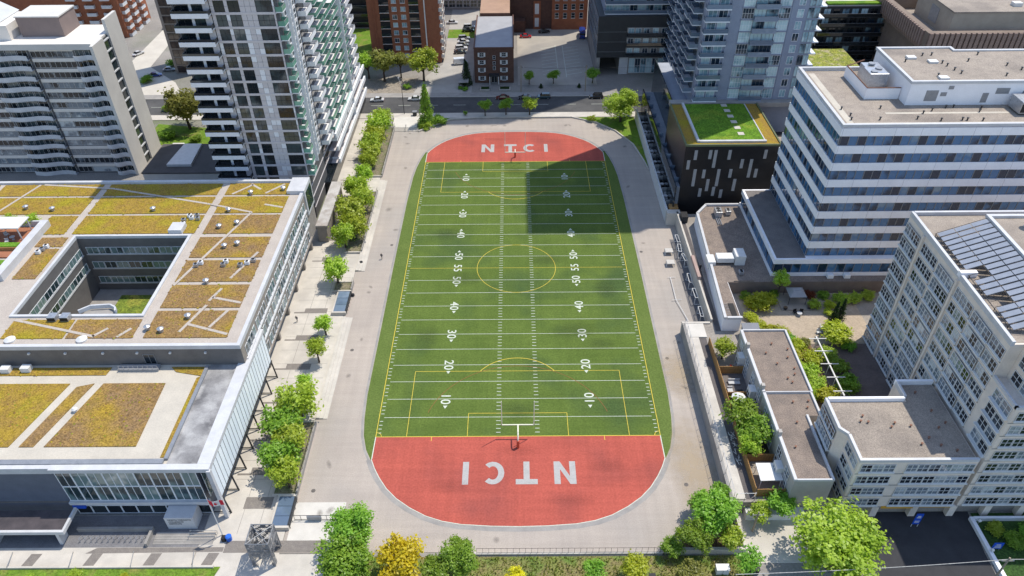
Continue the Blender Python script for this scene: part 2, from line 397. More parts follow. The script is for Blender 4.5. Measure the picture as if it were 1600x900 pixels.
struct("west_drive",MB().sheet([(-145,97.6),(-112,97.6),(-118,108),(-132,122),(-136,190),(-142,190),(-141,125)],0.0),mat("west_paving",(0.55,0.51,0.44),(0.48,0.44,0.38),0.2,0.9,0.06,5))
struct("front_garden",MB().rect(-60,-34,97.7,110,0.01),mat("stony_garden",(0.36,0.31,0.25),(0.22,0.19,0.15),0.9,0.95,0.35,4,bump=0.5))
# raised ground behind the retaining wall, east of the field
struct("raised_ground",MB().prism([(34.5,-66.5),(34.5,-23.0),(40.2,-23.0),(40.2,18.0),(240,18.0),(240,-66.5)],-0.05,2.8),mat("yard_paving",(0.33,0.295,0.255),(0.25,0.225,0.2),0.25,0.95,0.1,4))
struct("alley_strip",MB().rect(36.7,38.2,-66,-24,2.81).rect(40.6,41.7,-25.6,17,2.806),mat("alley_paving",(0.13,0.115,0.11),(0.10,0.09,0.088),0.4,0.95,0.1,5))
struct("garden_terrace",MB().rect(47.5,72,-29.5,-13,2.812),mat("terrace_pavers",(0.42,0.34,0.255),(0.35,0.285,0.215),0.5,0.92,0.1,3))
struct("garden_soil",MB().rect(52.2,58.6,-47.5,-29.6,2.814),soil)
struct("courtyard_paving",MB().rect(58.7,71,-48.5,-29.6,2.813),mat("court_paving",(0.17,0.13,0.115),(0.13,0.10,0.09),0.4,0.95,0.1,4))
struct("garage_driveway",MB().sheet([(52.3,-66.6),(73.2,-66.6),(72.3,-74),(71.7,-90),(54.4,-90),(54.0,-74)],0.004),asphalt_new)
struct("south_forecourt",MB().rect(35.2,51.5,-75.6,-66.6,0.004),conc)
struct("south_street",MB().rect(-400,400,-110,-81,-0.02),asphalt)
# grass
def lawn(name,pts,z,label,m=None):
    o=MB().sheet(pts,z).obj(name,m or lawn_m); return tag(o,kind="structure",label=label)
lawn("grass",[(-130,-79.4),(-47.2,-79.4),(-46.0,-75.7),(-130,-76.5)],0.10,"lawn strip in front of the school")
lawn("grass",[(-30,-81),(36,-81),(35,-74.2),(-30,-74.2)],0.02,"rough grass bank south of the track",mat("rough_grass",(0.17,0.21,0.045),(0.22,0.17,0.08),0.5,0.95,0.35,4,bump=0.4,c3=(0.10,0.17,0.03),s3=0.25))
lawn("grass",[(20,78.4),(25.5,74.6),(31,68.7),(35.2,60),(37.0,50),(37.5,45),(37.65,45),(37.65,78.4)],0.03,"shaded grass corner beside the far bend")
lawn("grass",[(-29.5,69.5),(-27,71.8),(-20.5,77.3),(-12,78.4),(-30,78.4)],0.03,"planted corner at the far left bend")
lawn("grass",[(-64,132),(-53,132),(-53,160),(-64,160)],0.02,"bright lawn left of the brick tower")
lawn("grass",[(-26,148.5),(-15,148.5),(-15,158),(-26,158)],0.03,"bright lawn strip behind the drive")
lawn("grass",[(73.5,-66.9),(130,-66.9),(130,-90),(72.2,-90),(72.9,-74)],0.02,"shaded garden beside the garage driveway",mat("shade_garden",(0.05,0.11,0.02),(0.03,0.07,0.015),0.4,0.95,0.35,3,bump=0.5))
lawn("grass",[(-112,62),(-92,62),(-90,72),(-112,76)],0.02,"lawn under the big west tree")
lawn("grass",[(24,-73.3),(34.1,-73.3),(34.1,-63),(30.5,-67),(27,-70.5)],0.03,"soil bed under the south-east trees",soil)

# ------------------------------------------------------------------ sports field
GL=50.3; SW=25.7
def mirror(pts): return [(x,-y) for x,y in pts]
field_pts=[(-25.9,-55.4),(-27.0,-53.2),(-27.9,-50.0),(-28.4,-46),(-28.7,-40),(-28.8,0),(-28.7,30),(-28.4,42),(-27.9,47.5),(-27.1,52.5),(-26.2,56.2),
           (26.2,56.2),(27.1,52.5),(27.9,47.5),(28.4,42),(28.7,30),(28.8,0),(28.7,-40),(28.4,-46),(27.9,-50),(27.0,-53.2),(25.9,-55.4)]
fld=struct("sports_field",MB().sheet(field_pts,0.010),turf)
arc=[(25.7,-55.3),(24.9,-57.2),(23.8,-59.2),(22.3,-61.4),(20.4,-63.4),(18.0,-65.2),(15.2,-66.8),(12.4,-67.8),(9.3,-68.4),(4.5,-68.75),(0,-68.85)]
arc=arc+[(-x,y) for x,y in arc[-2::-1]]
for sgn in (1,-1):
    pts=[(SW,-GL)]+arc+[(-SW,-GL)]
    pts=[(x,y*sgn) for x,y in pts]
    e=MB().sheet(pts,0.018).obj("end_zone",redturf,fld); e["label"]="near red end zone" if sgn==1 else "far red end zone"
    # white border and concrete edging round the bend
    b=MB(); c=MB()
    for i in range(len(arc)-1):
        (xa,ya),(xb,yb)=arc[i],arc[i+1]
        def out(x,y,d):
            v=Vector((x,y+48.5)); v=v.normalized()*d; return (x+v.x,(y+v.y))
        q=[(xa,ya),(xb,yb),out(xb,yb,.12),out(xa,ya,.12)]
        b.sheet([(x,y*sgn) for x,y in q],0.024)
        q=[out(xa,ya,.18),out(xb,yb,.18),out(xb,yb,1.0),out(xa,ya,1.0)]
        c.sheet([(x,y*sgn) for x,y in q],0.008)
    b.obj("border_line",linew,fld); c.obj("edging",conc_d,fld)
# a paler border strip between sideline and track
for s in (-1,1):
    MB().sheet([(s*(SW+.15),-55),(s*27.0,-53.1),(s*28.4,-46),(s*28.75,-40),(s*28.75,0),(s*28.65,30),(s*28.35,42),(s*27.05,52.5),(s*(SW+.15),55.5)],0.016).obj("border_turf",turf_b,fld)
    e=MB(); prev=None
    P=[(s*x,y) for x,y in ((26.0,-55.5),(27.1,-53.2),(28.0,-50),(28.5,-46),(28.8,-40),(28.9,0),(28.8,30),(28.5,42),(28.0,47.5),(27.2,52.5),(26.3,56.3))]
    for a,b2 in zip(P[:-1],P[1:]):
        e.sheet([a,b2,(b2[0]+s*.45,b2[1]),(a[0]+s*.45,a[1])],0.006)
    e.obj("edging",conc_d,fld)
Z=0.024
YD=0.9144
for i in range(0,111,5):
    y=-GL+i*YD
    if i in (0,110): m,w=liney,.12
    elif i==55: m,w=liney,.08
    else: m,w=linew,.095
    MB().rect(-SW+(.9 if 0<i<110 else 0),SW-(.9 if 0<i<110 else 0),y-w/2,y+w/2,Z).obj("yard_line",m,fld)
for s in (-1,1):
    MB().rect(s*SW-.06,s*SW+.06,-GL,GL,Z+.004).obj("side_line",liney,fld)
    MB().rect(s*SW-.08,s*SW+.08,-55.3,-GL-.01,Z+.004).obj("side_line",linew,fld)
    MB().rect(s*SW-.08,s*SW+.08,GL+.01,55.3,Z+.004).obj("side_line",linew,fld)
    t=MB(); h=MB(); o1=MB()
    for i in range(1,110):
        y=-GL+i*YD
        if i%5: t.rect(min(s*(SW-.25),s*(SW-.85)),max(s*(SW-.25),s*(SW-.85)),y-.06,y+.06,Z)
        h.rect(s*3.55-.42,s*3.55+.42,y-.06,y+.06,Z+.003)
    t.obj("yard_tick",linew,fld); h.obj("hash_row",linew,fld)
    # soccer markings at each end
    for e in (-1,1):
        def L(x0,x1,y0,y1,m=liney): MB().rect(min(x0,x1),max(x0,x1),min(y0,y1),max(y0,y1),Z+.006).obj("soccer_line",m,fld)
        g=e*GL
        L(s*20.15-.045,s*20.15+.045,g,g-e*16.5); L(s*9.16-.045,s*9.16+.045,g,g-e*5.5)
        if s==1:
            L(-20.15,20.15,g-e*16.5-.045,g-e*16.5+.045); L(-9.16,9.16,g-e*5.5-.045,g-e*5.5+.045)
        L(s*15.6-.05,s*15.6+.05,g,g+e*1.0)
def arcline(cx,cy,r,a0,a1,w,m,n=40):
    b=MB()
    for i in range(n):
        a=math.radians(a0+(a1-a0)*i/n); c=math.radians(a0+(a1-a0)*(i+1)/n)
        b.sheet([(cx+(r-w)*math.cos(a),cy+(r-w)*math.sin(a)),(cx+(r+w)*math.cos(a),cy+(r+w)*math.sin(a)),(cx+(r+w)*math.cos(c),cy+(r+w)*math.sin(c)),(cx+(r-w)*math.cos(c),cy+(r-w)*math.sin(c))],Z+.009)
    b.obj("soccer_arc",m,fld)
arcline(0,0,9.15,0,360,.05,liney,64)
for e in (-1,1):
    g=e*GL; ph=math.degrees(math.acos(5.5/9.15)); mid=90 if e==-1 else -90
    arcline(0,g-e*11,9.15,mid-ph,mid+ph,.06,liney)
    arcline(0,g-e*.3,17.6,mid-72,mid+72,.05,liner)
    for s in (-1,1): arcline(s*SW,g,1.0,(90 if s==1 else 0) if e==-1 else (180 if s==1 else 270),(180 if s==1 else 90) if e==-1 else (270 if s==1 else 360),.05,liney,8)
nums=text_meshes(["10","20","30","40","50","55"],2.6,0.02,1.15)
for k in nums: nums[k].materials.clear(); nums[k].materials.append(linew)
arrow=MB().sheet([(-.42,0),(.42,0),(0,.75)],0).mesh("arrow",linew)
for i,sx in enumerate((-1,1)):
    rz=-math.pi/2 if sx==-1 else math.pi/2
    for yd in (10,20,30,40,50,55,60,70,80,90,100):
        n=str(yd if yd<=55 else 110-yd); y=-GL+yd*YD
        place("yard_number",nums[n],fld,Matrix.Translation((sx*13.75,y,Z+.012))@Matrix.Rotation(rz,4,'Z'))
        if yd!=55:
            d=-1 if yd<55 else 1
            place("number_arrow",arrow,fld,Matrix.Translation((sx*13.75-sx*.1,y+d*1.72,Z+.012))@Matrix.Rotation(0 if d==1 else math.pi,4,'Z'))
# block letters
def letters(flip,label):
    W=3.75; H=4.75; t=1.05; y0=56.0
    shapes={}
    shapes["N"]=(-9.9,[[(0,0),(t,0),(t,H),(0,H)],[(W-t,0),(W,0),(W,H),(W-t,H)],[(t,H),(t,H-1.65),(W-t,0),(W-t,1.65)]])
    shapes["T"]=(-3.3,[[(0,H-t),(W,H-t),(W,H),(0,H)],[(W/2-t/2,0),(W/2+t/2,0),(W/2+t/2,H-t-.001),(W/2-t/2,H-t-.001)]])
    shapes["I"]=(8.55,[[(0,0),(t,0),(t,H),(0,H)]])
    cs=[]
    for i in range(14):
        a=math.radians(48+264*i/14); b=math.radians(48+264*(i+1)/14)
        ro=(W*.53,H/2); ri=(W*.53-t,H/2-t*.92); c=(W*.53,H/2)
        cs.append([(c[0]+ri[0]*math.cos(a),c[1]+ri[1]*math.sin(a)),(c[0]+ro[0]*math.cos(a),c[1]+ro[1]*math.sin(a)),(c[0]+ro[0]*math.cos(b),c[1]+ro[1]*math.sin(b)),(c[0]+ri[0]*math.cos(b),c[1]+ri[1]*math.sin(b))])
    shapes["C"]=(2.4,cs)
    for ch,(x,ps) in shapes.items():
        b=MB()
        for p in ps:
            q=[(x+a,y0+c) for a,c in p]
            if flip: q=[(-a,-c) for a,c in q]
            b.sheet(q,0.030)
        o=b.obj("letter",letterg,fld); o["label"]="grey letter %s of NTCI %s"%(ch,label)
letters(False,"in the far end zone"); letters(True,"in the near end zone")

def goalpost(label,e):
    g=thing("goal_post",label,"goal post",(0,e*52.9,0),0,"football goal posts")
    ymt=mat("post_white",(0.80,0.78,0.62),(0.75,0.73,0.58),1,0.4,0.02); om=mat("post_pad",(0.55,0.10,0.05),(0.48,0.08,0.04),1,0.7,0.05)
    MB().bar((0,e*52.9,0.018),(0,e*52.9,1.9),.26,.26,12).obj("pad",om,g)
    MB().tube([(0,e*52.9,1.9),(0,e*52.85,2.3),(0,e*52.5,2.75),(0,e*52.0,2.98),(0,e*50.25,3.05)],.13,10).obj("gooseneck",ymt,g)
    MB().bar((-2.85,e*50.25,3.05),(2.85,e*50.25,3.05),.11,.11,10).obj("crossbar",ymt,g)
    for s in (-1,1): MB().bar((s*2.85,e*50.25,3.0),(s*2.85,e*50.25,9.2),.075,.06,8).obj("upright",ymt,g)
goalpost("white goal post standing in the near red end zone",-1)
goalpost("white goal post standing in the far red end zone",1)
# manholes and drains on the track
dm=mat("drain_iron",(0.14,0.12,0.11),(0.10,0.09,0.08),2,0.7,0.2,9)
for x,y in ((-34.6,-61.8),(-33.8,-27.5),(30.2,-30.5),(-30.3,9.5),(28.4,-61),(30.0,6.0)):
    MB().prism([(x+.38*math.cos(k*math.pi/6),y+.38*math.sin(k*math.pi/6)) for k in range(12)],0.0,0.012).obj("drain_cover",dm,bpy.data.objects["running_track"])

# tan dust blown on to the track at the south-east bend and along its edges
dmt=bpy.data.materials.new("track_dust"); dmt.use_nodes=True; N=dmt.node_tree.nodes; L_=dmt.node_tree.links
bs_=N["Principled BSDF"]; bs_.inputs["Base Color"].default_value=(0.46,0.36,0.235,1); bs_.inputs["Roughness"].default_value=0.95
tc=N.new("ShaderNodeTexCoord"); nz=N.new("ShaderNodeTexNoise"); nz.inputs["Scale"].default_value=0.45; nz.inputs["Detail"].default_value=7; L_.new(tc.outputs["Object"],nz.inputs["Vector"])
gr=N.new("ShaderNodeTexGradient"); gr.gradient_type='SPHERICAL'; L_.new(tc.outputs["Object"],gr.inputs["Vector"])
mpn=N.new("ShaderNodeMapping"); mpn.inputs["Scale"].default_value=(0.16,0.055,1); L_.new(tc.outputs["Object"],mpn.inputs["Vector"]); L_.new(mpn.outputs[0],gr.inputs["Vector"])
mu=N.new("ShaderNodeMath"); mu.operation='MULTIPLY'; L_.new(nz.outputs["Fac"],mu.inputs[0]); L_.new(gr.outputs["Fac"],mu.inputs[1])
rm=N.new("ShaderNodeMapRange"); rm.inputs[1].default_value=0.08; rm.inputs[2].default_value=0.42; rm.inputs[4].default_value=0.5; L_.new(mu.outputs[0],rm.inputs[0]); L_.new(rm.outputs[0],bs_.inputs["Alpha"])
dme=MB().rect(-7,7,-20,20,0).mesh("dust",dmt)
for x,y,z in ((30.5,-58,.011),(32,-35,.013)):
    o=place("dust",dme,bpy.data.objects["running_track"],Matrix.Translation((x,y,z))@Matrix.Rotation(0.0 if abs(x)<29 else .12,4,'Z')@Matrix.Diagonal((1 if x>0 else .6,.9 if y<-50 else .5,1,1)))

# darker worn smudges on the turf, small stains on the paving
def smudge_mat(name,c,amax):
    m=dmt.copy(); m.name=name; b=m.node_tree.nodes["Principled BSDF"]; b.inputs["Base Color"].default_value=(*c,1)
    for n in m.node_tree.nodes:
        if n.type=='MAP_RANGE': n.inputs[4].default_value=amax
    return m
sm1=MB().rect(-7,7,-20,20,0).mesh("worn_patch",smudge_mat("turf_wear",(0.045,0.072,0.024),0.24)); sm2=MB().rect(-7,7,-20,20,0).mesh("worn_patch",smudge_mat("red_wear",(0.27,0.072,0.055),0.18)); sm3=MB().rect(-7,7,-20,20,0).mesh("stain",smudge_mat("paving_stain",(0.22,0.195,0.17),0.4))
rs_=random.Random(3)
for x,y,sx,sy in ((12,-22,1.1,.22),(17,-26,.7,.14),(-12,-4,.9,.2),(0,-44,.9,.18),(0,45,.9,.18),(-17,14,.8,.22),(7,3,.9,.16),(20,-8,.6,.25),(-19,-24,.6,.3)): place("worn_patch",sm1,fld,Matrix.Translation((x,y,.040+rs_.random()*.003))@Matrix.Diagonal((sx,sy,1,1)))
for x,y,sx,sy in ((-12,-61,.8,.12),(9,-64,1.0,.1),(0,-53.5,.8,.1),(15,-57,.7,.12),(-6,64,1.0,.1)): place("worn_patch",sm2,fld,Matrix.Translation((x,y,.040+rs_.random()*.003))@Matrix.Diagonal((sx,sy,1,1)))
for i in range(26):
    sd=rs_.choice((-1,1)); x=sd*rs_.uniform(30,33.4); y=rs_.uniform(-70,70)
    if i%4==0: x=rs_.uniform(-20,20); y=rs_.choice((-71.3,73))
    place("stain",sm3,bpy.data.objects["running_track"],Matrix.Translation((x,y,.014+.0004*i))@Matrix.Rotation(rs_.uniform(0,3),4,'Z')@Matrix.Diagonal((rs_.uniform(.06,.2),rs_.uniform(.02,.08),1,1)))
# ================================================================== SCHOOL
sid_d=mat("dark_cladding",(0.155,0.145,0.14),(0.125,0.118,0.115),0.5,0.6,0.06,6)
sid_n=mat("navy_cladding",(0.135,0.15,0.19),(0.11,0.125,0.16),0.5,0.5,0.05,6)
sid_t=mat("taupe_brick",(0.30,0.265,0.23),(0.25,0.22,0.195),0.6,0.85,0.12,8)
coping=mat("white_coping",(0.56,0.56,0.565),(0.48,0.48,0.49),0.5,0.5,0.04,6)
rgrav=mat("roof_path",(0.46,0.405,0.35),(0.40,0.35,0.305),0.4,0.95,0.12,5)
rconc=mat("roof_pavers",(0.53,0.48,0.40),(0.45,0.41,0.345),0.3,0.92,0.06,4)
memb=mat("wet_membrane",(0.34,0.33,0.32),(0.13,0.125,0.125),0.22,0.55,0.08,5,c3=(0.40,0.39,0.375),s3=0.35)
X0,X1,Y0,Y1,ZT=-135.0,-48.4,-43.6,12.6,16.2
CX0,CX1,CY0,CY1=-92.4,-68.8,-34.9,-9.8
sch=thing("school_building","large school with yellow planted roof, square courtyard and white slatted screen","school",(-70,-40,0))
b=MB()
for x0,x1,y0,y1 in ((X0,X1-.02,Y0,CY0),(X0,CX0,CY0,CY1),(CX1,X1-.02,CY0,CY1),(X0,X1-.02,CY1,Y1)):
    xr=x1
    if x1>-49:
        b.box(x0,x1-2.2,y0,y1,0,4.0); b.box(x0,x1,y0,y1,4.001,ZT-.3)
    else: b.box(x0,x1,y0,y1,0,ZT-.3)
b.obj("wall",sid_d,sch)
b=MB()
for x0,x1,y0,y1 in ((X0,X1-.3,Y0+.3,CY0-.3),(X0,CX0-.3,CY0-.3,CY1+.3),(CX1+.3,X1-.3,CY0-.3,CY1+.3),(X0,X1-.3,CY1+.3,Y1-.3)): b.box(x0,x1,y0,y1,ZT-.3,ZT)
rf=b.obj("roof",rgrav,sch)
# white parapet caps
def caps(nm,segs,z0,z1,parent,m=coping):
    for x0,x1,y0,y1 in segs: MB().box(x0,x1,y0,y1,z0,z1).obj(nm,m,parent)
caps("parapet",[(X0,X1+.12,Y0-.12,Y0+.55),(X1-.55,X1+.12,Y0+.551,Y1-.6),(X0,X1+.12,Y1-.599,Y1+.2)],ZT-.35,ZT+.5,sch)
caps("parapet",[(CX0-.55,CX1+.55,CY1,CY1+.55),(CX0-.55,CX1+.55,CY0-.55,CY0),(CX0-.55,CX0,CY0+.001,CY1-.001),(CX1,CX1+.55,CY0+.001,CY1-.001)],ZT-.35,ZT+.35,sch)
# planted beds, one slab each, between the gravel paths
ys=[11.6,6.7,5.9,-.9,-1.7,-9.0]          # full-width rows north of the court
BEDS=[]
def bed(x0,x1,y0,y1,m,z=ZT):
    BEDS.append((x0,x1,y0,y1,m is sedum_b))
    return MB().prism([(x0,y0),(x1,y0),(x1,y1),(x0,y1)],z-.05,z+.14).obj("sedum_bed",m,sch)
for yt,yb in ((11.6,6.7),(5.9,-.9),(-1.7,-8.6)):
    for i,(x0,x1) in enumerate(((-134,-119.8),(-118.6,-95.6),(-93.9,-68.0))):
        if yt==-1.7 and i==0: continue
        if yt==-1.7 and i==1: x0=-101.5
        bed(x0,x1,yb,yt,sedum)
for yt,yb in ((11.6,6.7),(5.9,-.9),(-1.7,-8.8),(-10.1,-17.3),(-18.3,-25.2),(-26.2,-33.0),(-33.9,-41.2)):
    bed(-66.2,-51.4,yb,yt,sedum if yt>0 or R.random()<.25 else sedum_b)
bed(-99.5,-94.0,-13.2,-9.9,sedum_b); bed(-98.5,-94.0,-24,-14,sedum_b)
bed(-91.5,-80.5,-41.2,-36.2,sedum); bed(-80,-68.2,-41.2,-36.2,sedum_b)
def strip(pts,w=.55,z=ZT+.15):
    for (xa,ya),(xb,yb) in zip(pts[:-1],pts[1:]):
        d=Vector((xb-xa,yb-ya)).normalized(); n=Vector((-d.y,d.x))*w/2
        MB().prism([(xa+n.x,ya+n.y),(xa-n.x,ya-n.y),(xb-n.x,yb-n.y),(xb+n.x,yb+n.y)],z-.06,z+.03).obj("path_strip",rgrav,sch)
for p in ([(-109.6,11.6),(-92.8,9.7),(-67.4,2.5),(-58,-.7)],[(-58,-.7),(-66.0,-26.4)],[(-52.6,-15.6),(-55.7,-24.3)],[(-56.4,-27.4),(-57.7,-31.1)],[(-57.3,-30.1),(-51.5,-31.7)],
          [(-57.7,-32.3),(-60.3,-39.8)],[(-59.3,-37.7),(-51.5,-40.4)],[(-53.3,-33.9),(-55.3,-38.6)],[(-110.4,11.6),(-114.5,-.8)],[(-91.5,-36.2),(-75,-40.8)],
          [(-64.5,6.9),(-60.8,11.0)],[(-61.3,11.3),(-58.5,8.9)],[(-57,7.2),(-53.5,11.2)],[(-56,2.5),(-51.6,1.2)],[(-75.3,-40.8),(-73.4,-38.6)],[(-70.9,-41),(-69.2,-38.7)]): strip(p)
# roof vents and plant
ventm=MB().bar((0,0,0),(0,0,.75),.42,.42,10,0).bar((0,0,.75),(0,0,.8),.62,.62,10,0).bar((0,0,.8),(0,0,1.05),.6,.12,10,0).mesh("roof_vent",steel)
for x,y in ((-108.5,1.3),(-102.3,.6),(-79.9,.3),(-63.1,-.2),(-63.2,-6.7),(-59.8,-5.3),(-59.9,-13.9),(-59.9,-25.6),(-59.9,-35.9),(-66.1,-39),(-63.5,-39.6),(-60.2,7.0),(-53.2,8.6),(-57.5,-13.0)):
    place("roof_vent",ventm,sch,Matrix.Translation((x,y,ZT+.1)))
for x in (-89.5,-76.8): MB().bar((x,-41.6,ZT),(x,-41.6,ZT+.35),.95,.95,14).bar((x,-41.6,ZT+.35),(x,-41.6,ZT+.75),.95,.25,14).obj("roof_vent",white,sch)
for x in (-84.4,-82.1):
    hv=MB().box(x-.75,x+.75,-36.8,-35.3,ZT+.1,ZT+1.1).obj("cooling_unit",steel,sch,bevel=.05); MB().box(x-.7,x+.7,-36.85,-36.81,ZT+.3,ZT+1.0).obj("grille",black,hv)
for k,(x,y) in enumerate(((-71.6,-4.2),(-70.2,-3.3),(-69.3,-2.4),(-70.9,-2.5),(-68.8,-3.6),(-71.3,-5.6),(-58.2,-20.3),(-58.0,-19.2),(-63.6,-20.4),(-62.9,-19.6),(-54.8,-20.4),(-53.6,-19.7),(-52.6,-18.9),(-97.4,-15.6),(-97.0,-14.6),(-96.7,-13.6))):
    hv=MB().box(x-.45,x+.45,y-.35,y+.35,ZT+.14,ZT+.9).obj("condenser",whitem if k%2 else steel,sch,bevel=.04)
    MB().bar((x,y,ZT+.9),(x,y,ZT+.95),.3,.3,10).obj("fan",black,hv)
MB().box(-73.2,-70.4,-9.0,-5.9,ZT,ZT+1.15).obj("plant_box",coping,sch,bevel=.05)
# stair head at the court's south rim
b=MB(); HP=[(-80.4,-34.6),(-78.8,-33.2),(-75.4,-32.9),(-74.2,-33.6),(-73.8,-34.6)]
for a_,c_ in zip(HP[:-1],HP[1:]): b.slab((*a_,ZT+.1),(*c_,ZT+.1),(*c_,ZT+.9),(*a_,ZT+.9),.3)
b.obj("stair_rim",coping,sch); MB().sheet([(x,y) for x,y in HP],ZT-.1).obj("stair_cover",conc_d,sch)
# courtyard
MB().rect(CX0,CX1,CY0,CY1,2.2).obj("court_floor",conc_d,sch)
MB().box(-86.5,-69.6,-31.5,-12.2,2.2,2.5).obj("sedum_bed",mat("court_planting",(0.20,0.25,0.03),(0.11,0.16,0.025),0.5,0.95,0.35,3,bump=0.5,c3=(0.30,0.28,0.05),s3=0.25),sch)
FC=Face(CX0,CY1,0)     # north court wall, faces the camera
for z in (12.0,8.2,4.2):
    n=8
    for i in range(n): window(FC,1.0+i*2.6,z,2.5,1.75,sch,whitem,g_sch,2,1)
FW=Face(CX0,CY0,90)    # west court wall
for z in (12.0,8.2):
    for i in range(9): window(FW,1.2+i*2.6,z,2.5,1.75,sch,whitem,g_sch,2,1)
    MB().fbox(FW,.4,24.8,z-.35,z-.1,0,.12).obj("sill",coping,sch)
for z in (12.0,8.2,4.2): MB().fbox(FC,.6,22.3,z-.3,z-.08,0,.1).obj("sill",coping,sch)
# east facade: three storeys over a recessed ground floor
FE=Face(X1,Y0,90); EW=Y1-Y0
MB().fbox(FE,0,EW,4.0,ZT-.36,0,.10).obj("side_wall",sid_t,sch)
for zi,z in enumerate((12.6,9.0,5.2)):
    MB().fbox(FE,1.0,EW-6.5,z-.45,z-.08,.10,.40).obj("ledge",coping if zi<2 else sid_t,sch)
    i=0; u=1.6+zi*2.0
    while u<EW-8:
        window(FE,u,z,1.25,2.2,sch,whitem,g_sch,1,1,d=.10); u+=1.55+(0.7 if i%4==3 else 0); i+=1
for y in range(-40,12,8): MB().box(-50.0,-49.2,y-.4,y+.4,0,4.0).obj("column",sid_t,sch)
MB().box(-52,-48.0,6.8,12.9,10.5,ZT+.9).obj("corner_box",coping,sch)
MB().fbox(Face(-48.0,6.9,90),.6,5.4,11.3,16.2,0,.05).obj("corner_glass",g_sch,sch)
# north-east annex roof
MB().box(-48.2,-45.9,11.0,31,0,4.6).obj("annex_block",sid_t,sch); MB().box(-48.3,-45.5,10.6,31.4,4.6,5.0).obj("annex_roof",mat("dirty_roof",(0.50,0.48,0.455),(0.36,0.33,0.30),0.35,0.8,0.1,5,c3=(0.27,0.23,0.20),s3=0.3),sch)
# ---- front wing
LZ=12.0
b=MB().box(-135,-72.3,-66.0,Y0-.01,0,LZ-.3); b.box(-72.29,-50.2,-65.9,Y0-.01,0,LZ-.3); b.obj("wall",sid_n,sch)
MB().box(-135,-49.4,-65.6,Y0-.02,LZ-.299,LZ).obj("roof",rconc,sch)
MB().box(-135,-72.3,-66.4,-65.61,LZ-1.0,LZ+.25).obj("parapet",coping,sch); MB().box(-72.28,-47.5,-66.7,-65.615,LZ-.55,LZ+.28).obj("parapet",coping,sch)
MB().box(-135,-55.0,-65.6,-64.7,LZ+.0,LZ+.42).obj("roof_edge_rail",grey,sch)
MB().box(-55.1,-54.5,-64.7,-44.2,LZ,LZ+.45).obj("roof_edge_rail",grey,sch)
MB().box(-54.5,-49.6,-65.6,-43.7,LZ-.05,LZ+.05).obj("membrane_gutter",memb,sch)
MB().box(-49.6,-47.5,-65.614,-34.6,LZ-.45,LZ+.3).obj("parapet",coping,sch)
for pts,m in (([(-100,-48.2),(-77.4,-48.2),(-80.9,-62.0),(-100,-62.0)],sedum),([(-75.9,-49.0),(-73.2,-48.2),(-76.9,-62.0),(-79.2,-62.0)],sedum_b),([(-71.6,-48.2),(-60.9,-48.2),(-60.6,-62.0),(-75.2,-62.0)],sedum_b),
              ([(-100,-44.3),(-71.8,-44.3),(-72.1,-46.2),(-100,-46.2)],sedum),([(-61.2,-44.3),(-55.3,-44.3),(-55.3,-46.5),(-60,-45.5)],sedum),([(-55.9,-47),(-55.3,-46.6),(-55.3,-64.2),(-55.9,-64.2)],sedum)):
    MB().prism(pts,LZ-.05,LZ+.13).obj("sedum_bed",m,sch)
hv=MB().box(-70.3,-63.2,-45.3,-43.9,LZ,LZ+.5).obj("roof_ramp",grey,sch); b=MB()
for i in range(9): b.bar((-70+i*.85,-45.2,LZ+.5),(-70+i*.85,-45.2,LZ+1.3),.04)
b.bar((-70,-45.2,LZ+1.3),(-63.2,-45.2,LZ+1.3),.05); b.obj("handrail",steel,hv)
FF=Face(-100,Y0,0)
window(FF,34.1,LZ+.3,2.0,2.3,sch,grey,g_dk,2,1,name="roof_door")
for u in (8.5,14.2,20.6,27.2,33.2,39.0,45.2): MB().fbox(FF,u,u+.35,LZ+2.9,LZ+3.2,0,.35).obj("wall_lamp",white,sch)
for x,y in ((-90,-45.1),(-86.5,-44.9)): MB().box(x-.8,x+.8,y-.6,y+.6,LZ,LZ+1.1).obj("cooling_unit",white,sch,bevel=.05)
MB().bar((-73.6,-54.5,LZ),(-73.6,-54.5,LZ+.6),.35,.35,10).bar((-73.6,-54.5,LZ+.6),(-73.6,-54.5,LZ+.9),.5,.2,10).obj("roof_vent",white,sch)
# glazed front
FG=Face(-72.0,-65.95,0)
gcol=[0,2.45,4.9,7.35,9.8,12.25,14.7,17.15,19.6,22.0]
for i in range(9):
    for z0,z1 in ((7.6,11.25),(3.95,7.55)): window(FG,gcol[i],z0,gcol[i+1]-gcol[i]-.03,z1-z0,sch,whitem,g_sch,2,1,name="glass_pane",d=.25,fw=.09)
    window(FG,gcol[i],2.35,2.4,.9,sch,whitem,g_sch,1,1,name="glass_pane",d=.05,fw=.08)
    window(FG,gcol[i],.2,2.4,2.1,sch,whitem,g_dk,1,1,name="glass_pane",d=.05,fw=.08)
MB().fbox(FG,-.2,22.3,3.3,3.9,0,.75).obj("band",coping,sch)
FGE=Face(-49.95,-65.7,90)
for i in range(5): window(FGE,.1+i*2.4,3.9,2.35,7.2,sch,whitem,g_sch,2,2,name="glass_pane",d=.2)
MB().fbox(Face(-100,-66.0,0),0,27.4,3.2,3.5,0,.1).obj("band",sid_d,sch)
